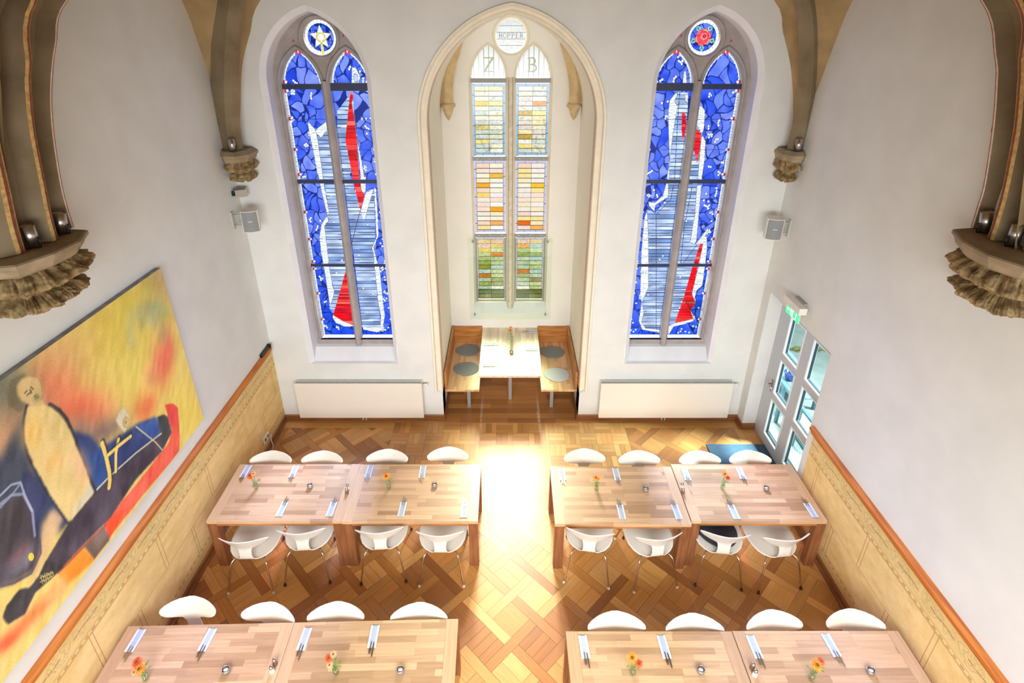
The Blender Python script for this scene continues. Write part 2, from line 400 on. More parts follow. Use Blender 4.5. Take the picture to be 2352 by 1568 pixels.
# ================================================================== SETTING
# ---- parquet floor
def clip(poly, x0, x1, y0, y1):
    for ax, lim, sg in ((0, x0, 1), (0, x1, -1), (1, y0, 1), (1, y1, -1)):
        out = []
        for i in range(len(poly)):
            a, b = poly[i], poly[(i + 1) % len(poly)]; da, db = (a[ax] - lim) * sg, (b[ax] - lim) * sg
            if da >= 0: out.append(a)
            if da * db < 0:
                t = da / (da - db); out.append((a[0] + (b[0] - a[0]) * t, a[1] + (b[1] - a[1]) * t))
        poly = out
        if len(poly) < 3: return []
    return poly
def build_floor():
    V, Fc, cols, uvs = [], [], [], []
    pal = [(216, 160, 94), (206, 148, 82), (196, 136, 72), (184, 124, 64), (222, 168, 102), (166, 108, 58), (210, 154, 90), (202, 142, 74), (218, 164, 94), (176, 118, 66)]
    def emit(poly, org, du, z=0.0, col=None):
        if len(poly) < 3: return
        c = col if col else pal[rng.integers(len(pal))]; k = rng.uniform(.93, 1.07)
        cc = lin([min(255, q * k) for q in c]); o = rng.uniform(0, 50, 2)
        b = len(V); dv = (-du[1], du[0])
        for p in poly:
            V.append((p[0], p[1], z)); q = (p[0] - org[0], p[1] - org[1])
            uvs.append((q[0] * du[0] + q[1] * du[1] + o[0], q[0] * dv[0] + q[1] * dv[1] + o[1])); cols.append((*cc, 1))
        Fc.append(list(range(b, b + len(poly))))
    g = .0012; r2 = math.sqrt(.5); p, s_, w = .398, .292, .106
    u0 = (.04 + 5.19) * r2 - s_ / 2; v0 = (5.19 - .04) * r2 - s_ / 2
    regs = [(XL, 4.15, YF, 6.02), (XL + .12, -1.86, 6.02, 7.30), (1.92, 3.70, 6.02, 7.30)]
    def rect(ua, ub, va, vb, along, tn=None):
        pts = [(ua + g, va + g), (ub - g, va + g), (ub - g, vb - g), (ua + g, vb - g)]
        P = [((a + u0 - b - v0) * r2, (a + u0 + b + v0) * r2) for a, b in pts]
        d = (r2, r2) if along == 'u' else (-r2, r2); k = rng.integers(1 << 30)
        for R in regs:
            q = clip(P, *R)
            if q: emit(q, P[0], d, col=tn)
    for i in range(-14, 16):
        for j in range(-16, 14):
            U, W = i * p, j * p
            cx = (U + u0 - W - v0) * r2; cy = (U + u0 + W + v0) * r2
            if cx < XL - 1 or cx > 5 or cy < YF - 1 or cy > 8.2: continue
            n = int(rng.choice([1, 1, 2, 2, 3])); tone = pal[rng.integers(len(pal))]; al = 'u' if (i + j) % 2 else 'v'
            for k in range(n):
                if al == 'u': rect(U, U + s_, W + s_ * k / n, W + s_ * (k + 1) / n, 'u', tone)
                else: rect(U + s_ * k / n, U + s_ * (k + 1) / n, W, W + s_, 'v', tone)
            if (i + j) % 2 == 0: rect(U, U + p + s_, W + s_, W + p, 'u')
            else: rect(U + s_, U + p, W, W + p + s_, 'v')
    # aligned panel field in front of the niche
    def ar(x0, x1, y0, y1, d): emit([(x0 + g, y0 + g), (x1 - g, y0 + g), (x1 - g, y1 - g), (x0 + g, y1 - g)], (x0, y0), d, col=[(214, 158, 92), (208, 152, 86), (204, 146, 82), (218, 164, 98), (200, 142, 80)][rng.integers(5)])
    for (X0, X1) in ((-1.86, -.50), (-.44, .60), (.66, 1.92)):
        nx = max(2, round((X1 - X0) / .27)); ny = 5
        for a in range(nx):
            for b in range(ny):
                xa, xb = X0 + (X1 - X0) * a / nx, X0 + (X1 - X0) * (a + 1) / nx; ya, yb = 6.12 + 1.32 * b / ny, 6.12 + 1.32 * (b + 1) / ny
                for k in range(3):
                    if (a + b) % 2: ar(xa, xb, ya + (yb - ya) * k / 3, ya + (yb - ya) * (k + 1) / 3, (1, 0))
                    else: ar(xa + (xb - xa) * k / 3, xa + (xb - xa) * (k + 1) / 3, ya, yb, (0, 1))
    for X0 in (-.50, .60): ar(X0, X0 + .06, 6.12, 7.44, (0, 1))
    for X0, X1 in ((-1.86, -.6), (-.6, .6), (.6, 1.92)): ar(X0, X1, 6.02, 6.12, (1, 0))
    for X0, X1 in ((XL, -1.86), (1.92, 3.82)):
        ar(X0, X1, 7.30, 7.44, (1, 0)); ar(X0, X1, 7.44, 7.54, (1, 0))
    ar(-1.86, 1.92, 7.44, 7.54, (1, 0))
    ar(XL, XL + .12, 6.02, 7.30, (0, 1)); ar(3.70, 3.82, 6.02, 7.30, (0, 1)); ar(3.82, 4.15, 6.02, 7.31, (0, 1))
    b = len(V); V.extend([(XL - .1, YF, -.004), (4.2, YF, -.004), (4.2, 7.6, -.004), (XL - .1, 7.6, -.004)]); Fc.append([b, b + 1, b + 2, b + 3])
    cols.extend([(.05, .025, .01, 1)] * 4); uvs.extend([(0, 0)] * 4)
    me = bpy.data.meshes.new('floor'); me.from_pydata(V, [], Fc)
    at = me.color_attributes.new('Col', 'FLOAT_COLOR', 'POINT'); at.data.foreach_set('color', np.array(cols, np.float32).ravel())
    ul = me.uv_layers.new(name='UVMap'); li = np.zeros(len(me.loops), np.int32); me.loops.foreach_get('vertex_index', li)
    ul.data.foreach_set('uv', np.array(uvs, np.float32)[li].ravel())
    return mesh_obj('floor', me, M['parquet'])
fl = struct(build_floor(), 'oak parquet floor in diagonal lattice pattern')
# ---- walls
WCX = {1: XC - 2.497, 2: XC + 2.497}
NO = (1.115, .218, 4.8)   # niche arch: half width, centre offset, spring height
nloop = gothic(XC, NO[0], .62, NO[2], NO[1], 20, .125)
outer = [(XL - .35, -.1), (XL - .35, ZT), (XR + .4, ZT), (XR + .4, -.1), (XC + NO[0], -.1), (XC + NO[0], .52)] + nloop[::-1] + [(XC - NO[0], .52), (XC - NO[0], -.1)]
holes = [gothic(WCX[k], .705, 1.10, 5.3, .235, 16) for k in (1, 2)]
wb = struct(plate('wall_back', [outer] + holes, 'Y', YB, YB + .55, M['wall']), 'off-white plastered end wall with three pointed openings')
wl = struct(plate('wall_left', [[(YF, -.1), (YF, ZT), (YB + .2, ZT), (YB + .2, -.1)]], 'X', XL - .35, XL, M['wall']), 'tall white side wall carrying the big painting')
DY0, DY1, DZ = 5.64, 7.30, 2.47
wr = struct(plate('wall_right', [[(YF, -.1), (YF, ZT), (YB + .2, ZT), (YB + .2, -.1), (DY1, -.1), (DY1, DZ), (DY0, DZ), (DY0, -.1)]], 'X', XR, XR + .45, M['wall']), 'tall white side wall with the glazed terrace door')
wf = struct(boxo('wall_front_block', XL - .35, XR + .45, YF - .25, YF, 4.3, ZT, M['wall']), 'unseen white upper end wall, added to block light from the rear')  # out of view, added to keep rear sky light off the upper room
ce = struct(boxo('ceiling', XL - .3, XR + .4, YF, YB + .5, ZT, ZT + .1, M['vault']), 'ochre vault above the room')
# ---- niche shell
bm = bmesh.new()
prof = [(g, y) for g, y in ((.125, YB), (.118, YB - .03), (.088, YB - .03), (.078, YB + .02), (.05, YB + .045), (.03, YB + .03), (.012, YB + .03), (0, YB + .05))]
rows = [[(x, y, z) for x, z in gothic(XC, NO[0], .56, NO[2], NO[1], 24, g)] for g, y in prof]
R = loft(bm, rows, mi=0, smooth=False)
for f in bm.faces:
    f.smooth = False
ring = gothic(XC, NO[0], .52, NO[2], NO[1], 24)
loft(bm, [[(x, y, z) for x, z in ring] for y in (YB + .05, YB + .25)], mi=1, smooth=False)
na = struct(from_bm('trim_1', bm, [M['frame_cream'], M['pink']]), 'moulded white pointed arch framing the seating niche')
bm = bmesh.new()
ring = gothic(XC, NO[0] + .004, -.05, NO[2], NO[1], 24)
loft(bm, [[(x, y, z) for x, z in ring] for y in (YB + .25, YB + .6, YNB)], smooth=False)
for x in (XC - NO[0], XC + NO[0]):
    sx = -1 if x < XC else 1
    vs = [bm.verts.new(q) for q in ((x, YB, -.05), (x, YB + .3, -.05), (x, YB + .3, .56), (x, YB, .52))]; bm.faces.new(vs)
nw = struct(from_bm('wall_niche', bm, M['niche']), 'cream plastered sides and vault of the niche')
YNB = 9.30; YN = 9.40
NLC = [(-.305, .265), (.4015, .265)]; NZ0, NZS, NAP = 1.29, 5.24, 5.70
noff = ((NAP - NZS) ** 2 - .265 ** 2) / (2 * .265)
def lanc(cx, hw, z0, zs, off, grow=0, n=12): return gothic(cx, hw, z0, zs, off, n, grow)
NX0, NX1 = NLC[0][0] - .31, NLC[1][0] + .31
# recess outline: both heads united over one tall rectangle
l1 = lanc(*NLC[0], 1.06, NZS, noff, .045); l2 = lanc(*NLC[1], 1.06, NZS, noff, .045)
mid = (NLC[0][0] + NLC[1][0]) / 2
rec = [p for p in l1 if p[0] <= mid - .06 or p[1] > 5.3] 
rec = [p for p in l1[:-1]] + [p for p in l2[1:]]
rc = []
for p in rec: rc.append(p)
circ = lambda cx, cz, r, n=32: [(cx + r * math.cos(2 * PI * k / n), cz + r * math.sin(2 * PI * k / n)) for k in range(n)]
NCC = (.052, 5.835); NCR = .232
ob = [(XC - 1.3, -.1), (XC - 1.3, 6.4), (XC + 1.3, 6.4), (XC + 1.3, -.1)]
nb = struct(plate('wall_niche_back', [ob, rc, circ(*NCC, NCR + .03)], 'Y', YNB, YNB + .25, M['niche']), 'cream end wall of the niche around its window')
nf = struct(boxo('floor_niche', XC - 1.12, XC + 1.12, 7.42, YNB, -.06, .012, M['nichefloor']), 'wide oak boards on the niche floor')
# ---- vault, ribs
def crv(pts, n=24):
    """Catmull-Rom through 3D points"""
    P = [Vector(p) for p in pts]; P = [P[0] * 2 - P[1]] + P + [P[-1] * 2 - P[-2]]; out = []
    m = len(P) - 3
    for k in range(n + 1):
        t = m * k / n; i = min(int(t), m - 1); t -= i; a, b, c, d = P[i:i + 4]
        out.append(.5 * ((2 * b) + (c - a) * t + (2 * a - 5 * b + 4 * c - d) * t * t + (3 * b - a - 3 * c + d) * t ** 3))
    return out
APX = (XC, 5.85, 7.75)
ribL = [(-3.54, 7.36, 4.45), (-3.50, 7.34, 4.9), (-3.37, 7.30, 5.5), (-3.12, 7.20, 6.2), (-2.72, 7.04, 6.75), (-1.6, 6.55, 7.45), APX]
ribR = [(3.73, 7.36, 4.45), (3.72, 7.34, 4.9), (3.64, 7.30, 5.5), (3.40, 7.20, 6.2), (2.95, 7.04, 6.75), (1.75, 6.55, 7.45), APX]
lunL = [(XL, 7.36, 4.5), (XL, 7.44, 5.0), (XL, 7.42, 5.3), (XL, 7.29, 5.79), (XL, 7.13, 6.25), (XL, 6.6, 6.95), (XL, 5.85, 7.4)]
lunR = [(XR, 7.36, 4.5), (XR, 7.38, 5.0), (XR, 7.27, 5.25), (XR, 7.12, 5.75), (XR, 6.93, 6.25), (XR, 6.4, 6.95), (XR, 5.85, 7.4)]
bwL = [(-3.60, YB, 4.5), (-3.46, YB, 5.0), (-3.34, YB, 5.5), (-3.16, YB, 5.9), (-2.93, YB, 6.3), (-1.9, YB, 7.2), (XC, YB, 7.7)]
bwR = [(3.78, YB, 4.5), (3.70, YB, 5.0), (3.56, YB, 5.5), (3.38, YB, 5.9), (3.16, YB, 6.3), (2.0, YB, 7.2), (XC, YB, 7.7)]
nrL = [(-3.6, 3.8, 4.45), (-3.5, 3.85, 5.0), (-3.4, 3.95, 5.6), (-3.2, 4.1, 6.3), (-2.3, 4.7, 7.1), (-1.2, 5.45, 7.5), APX]
nrR = [(2 * XC - x, y, z) for x, y, z in nrL]
lnL = [(XL, 3.9, 4.5), (XL, 3.95, 5.0), (XL, 4.0, 5.5), (XL, 4.2, 6.1), (XL, 4.6, 6.8), (XL, 5.2, 7.2), (XL, 5.85, 7.4)]
lnR = [(XR, y, z) for x, y, z in lnL]
bm = bmesh.new()
for a, b in ((lunL, ribL), (lunR, ribR), (bwL, ribL), (bwR, ribR), (lnL, nrL), (lnR, nrR)):
    A, B = crv(a), crv(b); rows = []
    for k in range(6):
        t = k / 5; rows.append([tuple(p * (1 - t) + q * t + Vector((0, 0, .10 * math.sin(PI * t)))) for p, q in zip(A, B)])
    loft(bm, rows)
va = struct(from_bm('ceiling_vault', bm, M['vault'], smooth=True), 'ochre plaster vault webs between the stone ribs')
def sweep(bm, path, prof, side, mis):
    """prof: (s, n) offsets: s along side vector, n along inward normal"""
    rings = []
    for i, p in enumerate(path):
        d = (path[min(i + 1, len(path) - 1)] - path[max(i - 1, 0)]).normalized()
        s = Vector(side); s = (s - d * s.dot(d)).normalized(); n = s.cross(d)
        if n.z > 0: n = -n
        rings.append([bm.verts.new(p + s * a + n * b) for a, b in prof])
    for a, b in zip(rings, rings[1:]):
        for k in range(len(prof) - 1):
            f = bm.faces.new((a[k], a[k + 1], b[k + 1], b[k])); f.material_index = mis[k]; f.smooth = False
for sd, rib in ((-1, ribL), (1, ribR)):
    bm = bmesh.new(); side = Vector((.55, .83, 0)) if sd < 0 else Vector((-.55, .83, 0))
    pr = [(-.11, -.25), (-.10, .0), (-.045, .085), (.04, .085), (.075, .02), (.083, .0), (.092, -.01), (.092, -.25)]
    sweep(bm, crv(rib, 40), pr, side, [0, 0, 0, 0, 1, 1, 0])
    o = from_bm('ceiling_rib', bm, [M['stone'], M['red']])
    struct(o, 'brown stone rib rising from the %s corner corbel' % ('left back' if sd < 0 else 'right back'))
# near rib clusters: arrises traced on the photo, each at its own distance
def near_cluster(sd):
    if sd < 0:
        a1 = [(168, 522), (155, 480), (140, 420), (122, 300), (118, 200), (128, 100), (155, 0)]; a2 = [(128, 550), (112, 490), (100, 430), (75, 300), (65, 200), (66, 150), (80, 0)]
        X1, X2 = -3.50, -3.44
    else:
        a1 = [(2232, 522), (2248, 470), (2262, 420), (2280, 300), (2288, 200), (2286, 130), (2253, 0)]; a2 = [(2275, 548), (2294, 490), (2310, 430), (2335, 300), (2344, 200), (2346, 150), (2338, 0)]
        X1, X2 = 3.74, 3.69
    def depth(l, X):
        out = []
        for u, v in l:
            x = X
            for _ in range(4):
                y, z = oX(u, v, x); x = X - sd * .22 * max(0, (z - 4.6) / 1.6) ** 2
            out.append(Vector((x, y, z)))
        d = out[-1] - out[-2]; e = Vector((-sd * .5, .35, .5))
        out += [out[-1] + e, out[-1] + e * 2.2]
        return out
    A = crv(depth(a1, X1), 44); B = crv(depth(a2, X2), 44)
    wall = XL if sd < 0 else XR
    bm = bmesh.new(); rows = []
    for p, q in zip(A, B):
        u = (q - p).normalized(); nrm = Vector((-sd, 0, 0)); w = .012
        c3 = q + Vector((sd * .05, -.27, 0)); c4 = q + Vector((sd * .18, -.45, 0)); back = p + Vector((sd * .32, .12, 0))
        z = Vector((0, 0, 0))
        def st(c, du, dn): return c + u * du + nrm * dn
        mA = (p + q) / 2 + Vector((sd * .15, .0, 0)); mB = (q + c3) / 2 + Vector((sd * .15, 0, 0))
        rows.append([Vector((wall, p.y + .16, p.z)), p + Vector((sd * .12, .035, 0)), st(p, -.016, -.004), st(p, -.004, .006), st(p, .006, .006), st(p, .018, 0), p.lerp(mA, .55) + Vector((sd * .02, 0, 0)), mA, q.lerp(mA, .55) + Vector((sd * .02, 0, 0)),
                     st(q, -.042, -.002), st(q, -.014, .012), st(q, .014, .012), st(q, .042, 0), q.lerp(mB, .6) + Vector((sd * .02, 0, 0)), mB, c3.lerp(mB, .6) + Vector((sd * .02, 0, 0)), c3 + Vector((0, .04, 0)) + nrm * 0, c3 + nrm * .012 + Vector((0, .014, 0)), c3 + nrm * .012 - Vector((0, .014, 0)), c3 - Vector((0, .04, 0)), c4, Vector((wall, c4.y - .05, c4.z))])
    mi = [0, 0, 1, 1, 1, 0, 1, 2, 1, 0, 1, 2, 1, 0, 0]
    mi = [0, 0, 3, 2, 3, 0, 0, 0, 0, 1, 2, 1, 0, 0, 0, 0, 1, 2, 1, 0, 0]
    Rr = [[bm.verts.new(p) for p in r] for r in rows]
    for a, b in zip(Rr, Rr[1:]):
        for k in range(len(mi)):
            f = bm.faces.new((a[k], a[k + 1], b[k + 1], b[k])); f.material_index = mi[k]; f.smooth = False
    o = from_bm('ceiling_rib_cluster', bm, [M['stone'], M['gold'], M['red'], M['pink']])
    struct(o, 'cluster of brown stone ribs with painted edges on the %s wall' % ('left' if sd < 0 else 'right'))
    return A, B
CL = {-1: near_cluster(-1), 1: near_cluster(1)}
# carved corbels
def corbel_bm(foot, top_z, wallx, sd, depth, seed, n=9, scale=1.0, seg=150, corner=False):
    """foot: plan outline of the shelf (list of xy from far wall point round to near wall point)"""
    bm = bmesh.new()
    P = [Vector((x, y, 0)) for x, y in foot]
    L = [0]
    for a, b in zip(P, P[1:]): L.append(L[-1] + (b - a).length)
    def at(t):
        s = t * L[-1]
        for i in range(len(P) - 1):
            if s <= L[i + 1] + 1e-9:
                f = (s - L[i]) / max(1e-9, L[i + 1] - L[i]); return P[i].lerp(P[i + 1], f)
        return P[-1]
    cen = sum(P, Vector()) / len(P); cen = Vector((wallx, cen.y, 0)) if not corner else (P[0] + P[-1]) / 2 + Vector((0, 0, 0))
    rows = []
    prof = []   # (t down, radial factor, tier)
    K = 46
    for k in range(K + 1):
        t = k / K
        if t < .08: r = .80 + .0 * t; tier = 0
        elif t < .52:
            q = (t - .08) / .44; r = .74 + .26 * math.sin(q * PI * .9) * (.6 + .6 * q) - .10 * q; tier = 1
        elif t < .60: q = (t - .52) / .08; r = .60 - .04 * q; tier = 0
        else:
            q = (t - .6) / .4; r = .56 + .24 * math.sin(min(1, q * 1.25) * PI * .62) - .5 * q ** 5; tier = 2
        row = []
        for i in range(seg + 1):
            a = i / seg; p = at(a); d = p - cen
            lob = abs(math.sin(a * PI * n)) if tier == 1 else abs(math.sin(a * PI * (n - 3)))
            fl = abs(math.sin(a * PI * n * 4.5))
            rr = r
            if tier == 1: rr += (.20 * lob ** .5 - .15) * math.sin(q * PI) + .03 * (fl - .5)
            if tier == 2: rr += (.16 * lob ** .4 - .11) + .045 * (fl - .5)
            nz = noise.noise(Vector((p.x * 11, p.y * 11 + seed, t * 7))) * .10 + noise.noise(Vector((p.x * 34, p.y * 34 + seed, t * 22))) * .05
            rr += nz * (1 if tier else .3)
            zz = top_z - depth * t
            if tier == 2: zz += .05 * scale * (lob - .5) * q
            row.append((cen.x + d.x * rr, cen.y + d.y * rr, zz))
        rows.append(row)
    rows.append([(cen.x, cen.y, top_z - depth * 1.0)] * 1 * (seg + 1))
    loft(bm, rows)
    return bm
def shelf_bm(foot, z, h=.07, inset=.82, cen=None):
    bm = bmesh.new(); P = [Vector((x, y, 0)) for x, y in foot]
    def ringz(f, zz): return [bm.verts.new((cen[0] + (p.x - cen[0]) * f, cen[1] + (p.y - cen[1]) * f, zz)) for p in P]
    rs = [ringz(inset, z + h), ringz(.97, z + .014), ringz(1.0, z + .004), ringz(1.0, z - .02), ringz(.94, z - .045), ringz(.9, z - .085), ringz(.82, z - .11)]
    for a, b in zip(rs, rs[1:]):
        for k in range(len(P) - 1): bm.faces.new((a[k], a[k + 1], b[k + 1], b[k]))
    bm.faces.new(rs[0]); bm.faces.new(rs[-1][::-1])
    for k in (0, -1):
        pass
    return bm
NEARF = {-1: [(XL, 4.29), (-3.37, 4.25), (-3.26, 4.0), (-3.27, 3.74), (-3.36, 3.51), (XL, 3.44)],
         1: [(XR, 4.31), (3.585, 4.27), (3.45, 3.98), (3.435, 3.70), (3.515, 3.49), (XR, 3.43)]}
for sd in (-1, 1):
    f = NEARF[sd]; wx = XL if sd < 0 else XR; side = 'left' if sd < 0 else 'right'
    e = empty('wall_corbel', (wx, 3.87, 4.0)); tag(e, 'large carved leaf corbel under the painted ribs on the %s wall' % side, 'corbel', 'carved stone corbels')
    T = Matrix.Translation((-wx, -3.87, -4.0))
    b = shelf_bm(f, 4.50, .016, .55, (wx, 3.87)); bmesh.ops.transform(b, matrix=T, verts=b.verts); from_bm('shelf', b, M['shelf'], e)
    b = corbel_bm(f, 4.43, wx, sd, .40, 3.3 * (sd + 2), 10); bmesh.ops.transform(b, matrix=T, verts=b.verts); from_bm('carved_leaves', b, M['carved'], e)
FARF = {-1: [(XL, 7.24), (-3.60, 7.09), (-3.45, 7.09), (-3.33, 7.22), (-3.33, YB)],
        1: [(3.56, YB), (3.56, 7.24), (3.63, 7.12), (XR - .06, 7.12), (XR, 7.18)]}
for sd in (-1, 1):
    f = FARF[sd]; wx = XL if sd < 0 else XR; side = 'left' if sd < 0 else 'right'
    e = empty('wall_corbel', (wx, YB, 4.0)); tag(e, 'small carved leaf corbel in the %s back corner above a loudspeaker' % side, 'corbel', 'carved stone corbels')
    T = Matrix.Translation((-wx, -YB, -4.0))
    b = shelf_bm(f, 4.47, .05, .84, (wx, YB)); bmesh.ops.transform(b, matrix=T, verts=b.verts); from_bm('shelf', b, M['shelf'], e)
    b = corbel_bm(f, 4.41, wx, sd, .31, 9.1 * (sd + 2), 6, .6, 90, True)
    bmesh.ops.transform(b, matrix=Matrix.Translation((wx, YB, 0)) @ Matrix.Diagonal((1, 1, 1, 1)) @ Matrix.Translation((-wx, -YB, 0)), verts=b.verts)
    bmesh.ops.transform(b, matrix=T, verts=b.verts); from_bm('carved_leaves', b, M['carved'], e)
# niche ribs on little corbels
for sd in (-1, 1):
    bm = bmesh.new(); x0 = XC + sd * 1.0
    P = crv([(x0, 9.22, 4.82), (x0 - sd * .02, 9.20, 5.15), (x0 - sd * .09, 9.14, 5.45), (x0 - sd * .18, 9.05, 5.68), (x0 - sd * .24, 8.95, 5.86)], 20)
    sweep(bm, P, [(-.07, -.1), (-.07, 0), (-.035, .07), (.035, .07), (.07, 0), (.07, -.1)], (-sd * .6, .8, 0) if sd > 0 else (.6, .8, 0), [0] * 5)
    lathe(bm, [(.0, -.24), (.03, -.2), (.075, -.08), (.08, -.05), (.115, -.03), (.115, .0), (.09, .03), (0, .03)], 12, (x0, 9.22, 4.83))
    o = from_bm('ceiling_niche_rib', bm, mat('niche_rib_stone', (222, 196, 148), .85, var=.1) if sd < 0 else bpy.data.materials['niche_rib_stone'])
    struct(o, 'thin tan rib and corbel in the niche, %s of its window' % ('left' if sd < 0 else 'right'))
# ================================================================== STAINED GLASS WINDOWS
LH, LZ0, LZS, LAP = .262, 1.405, 5.25, 5.70
loff = ((LAP - LZS) ** 2 - LH ** 2) / (2 * LH)
def mir(x, k): return x if k == 1 else 2 * XC - x
LEADB = (18, 40, 130); LEADG = (44, 64, 96); WHITE = (246, 250, 250)  # dark blue leads carry the glare of the panes in their colour
def z1(x, y): return oY(580 + x / 3.7333, y / 3.7333, YG)
def zA(x, y): return oY(640 + x / 5.227, 180 + y / 5.227, YG)
def z2(x, y): return oY(620 + x / 3.266, 400 + y / 3.266, YG)
def z1b(x, y): return oY(1400 + x / 3.7333, y / 3.7333, YG)
def zB(x, y): return oY(1440 + x / 5.225, 180 + y / 5.225, YG)
def z2b(x, y): return oY(1400 + x / 3.266, 400 + y / 3.266, YG)
def mp(f, l): return [f(*p) for p in l]
def voronoi_blue(P, seed, spacing=.13):
    r = np.random.default_rng(seed); x0, x1, z0, z1_ = P.xs[0], P.xs[-1], P.zs[0], P.zs[-1]
    n = int((x1 - x0) * (z1_ - z0) / (spacing * spacing * 1.15))
    S = np.stack([r.uniform(x0, x1, n), r.uniform(z0, z1_, n)], 1)
    d1 = np.full(P.X.shape, 1e9); d2 = d1.copy(); ix = np.zeros(P.X.shape, int)
    wx = P.X + .018 * np.sin(P.Z * 23 + seed); wz = P.Z + .018 * np.sin(P.X * 31 + seed)
    for i, (sx, sz) in enumerate(S):
        d = np.hypot(wx - sx, (wz - sz) * .85); m = d < d1
        d2 = np.where(m, d1, np.minimum(d2, d)); ix = np.where(m, i, ix); d1 = np.where(m, d, d1)
    pal = np.array([(98, 124, 236), (88, 114, 232), (110, 134, 240), (74, 104, 230), (58, 92, 228), (118, 138, 238), (92, 120, 236), (44, 82, 226)], float)
    cc = pal[r.integers(len(pal), size=n)]
    P.c[:] = cc[ix] + noise2(P.X.shape, 6, seed, (1, 8))[..., None] * 40
    # weaker light from the ground behind, painted into the lower panes as deeper blue
    k = np.clip((3.3 - P.Z) / 2.2, 0, 1)[..., None] * .7; P.c[:] = P.c * (1 - k) + (np.array((6, 64, 222.)) + noise2(P.X.shape, 5, seed + 9, (1, 8))[..., None] * 50) * k
    lead = (d2 - d1) < .0105; P.c[lead] = LEADB
    # knots of little clear roundels
    for i in range(int(n * .42)):
        j = r.integers(n); cx, cz = S[j]; m = r.integers(1, 5)
        if abs(cx - x0) < .06 or abs(cx - x1) < .04: continue
        for q in range(m):
            a = r.uniform(0, 2 * PI); rr = .026 if q else 0
            P.disc((cx + math.cos(a) * rr, cz + math.sin(a) * rr * 1.3), .0125, WHITE, LEADB, .004, .0155)
def stripes(P, poly, seed, pal, lead=LEADG, gap=(.03, .075), w=.010):
    sl, m = P.mask(poly); r = np.random.default_rng(seed); Z = P.Z[sl]; X = P.X[sl]; v = P.c[sl]
    z = P.Z[sl].min()
    while z < Z.max():
        h = r.uniform(*gap); c = np.array(pal[r.integers(len(pal))], float); b = m & (Z >= z) & (Z < z + h)
        g = (1 + .10 * np.sin((X - X.min()) * 14 + r.uniform(0, 6)))[..., None]
        v[b] = (c * g)[b] if g.shape[:2] == b.shape else c
        l = m & (np.abs(Z - z - .012 * (X - X.mean()) * r.uniform(-1, 1)) < w / 2); v[l] = lead; z += h
GREYS = [(166, 186, 226), (150, 174, 218), (178, 196, 232), (136, 160, 208), (190, 206, 236), (112, 142, 196), (160, 182, 222)]
REDS = [(250, 40, 46), (240, 22, 34), (255, 96, 84), (252, 60, 60), (225, 10, 26), (200, 6, 22)]
def whiteband(P, poly, seed, n=None):
    P.poly(poly, (240, 246, 246)); r = np.random.default_rng(seed)
    sl, m = P.mask(poly); X, Z = P.X[sl], P.Z[sl]; v = P.c[sl]; z = Z.min()
    while z < Z.max():
        z += r.uniform(.018, .034); k = r.uniform(-.35, .35)
        l = m & (np.abs(Z - z - k * (X - X.mean())) < .0022); v[l] = (118, 134, 144)
    P.line(poly + [poly[0]], .006, (90, 110, 130))
def lancet_paint(cx, side, seed):
    P = Paint(cx - LH - .006, cx + LH + .006, LZ0, LAP + .02, .0058)
    voronoi_blue(P, seed)
    return P
def finish(P, cx, outer, seed):
    """white hatched border, red corner squares; outer = -1/1 when the border runs down that edge"""
    o = lanc(cx, LH, LZ0, LZS, loff, 0, 26); r = np.random.default_rng(seed)
    w = .034
    arch = [p for p in o if p[1] >= LZS - .02]
    P.line(arch, w * 2, (236, 246, 250))
    for i in range(len(arch) - 1):
        a, b = arch[i], arch[i + 1]; nx, nz = (cx - a[0]), (LZS - .1 - a[1]); q = math.hypot(nx, nz); P.line([a, (a[0] + nx / q * w, a[1] + nz / q * w)], .004, (120, 140, 160))
        if i % 3 == 1: P.line([(a[0] + nx / q * w, a[1] + nz / q * w), (a[0] + nx / q * (w + .03), a[1] + nz / q * (w + .03))], .006, LEADB)
    P.line([(arch[1][0] + .0, arch[1][1]), (arch[1][0], arch[1][1])], .001, WHITE)
    x = cx + outer * LH
    P.line([(x, LZ0), (x, LZS)], w * 2, (236, 246, 250))
    z = LZ0
    while z < LZS:
        P.line([(x, z), (x - outer * w, z)], .004, (130, 146, 160)); z += r.uniform(.025, .045)
        if r.random() < .30: P.line([(x - outer * w, z), (x - outer * (w + .028), z)], .007, LEADB)
    for z in (1.72, 2.18, 2.60, 2.72, 3.08, 3.5, 3.94, 4.06, 4.41, 4.83, 5.19, 5.30):
        P.poly([(x - outer * w * .9, z - .022), (x, z - .022), (x, z + .022), (x - outer * w * .9, z + .022)], (196, 50, 66))
        P.disc((x - outer * (w + .010), z), .016, WHITE, LEADB, .004)
    P.line([(cx - LH, LZ0 + .012), (cx + LH, LZ0 + .012)], .045, (232, 244, 250))
    for k in range(20): P.line([(cx - LH + k * .0275, LZ0), (cx - LH + k * .0275, LZ0 + .035)], .004, (130, 146, 160))
    for s in (-1, 1): P.poly([(cx + s * .005, LAP - .05), (cx + s * .045, LAP - .07), (cx + s * .03, LAP - .005), (cx + s * .004, LAP + .01)], (226, 60, 76))
    for z in (4.82, 4.41, 3.5, 3.08, 1.9, 2.2): P.line([(cx - LH, z), (cx + LH, z)], .005, LEADB)
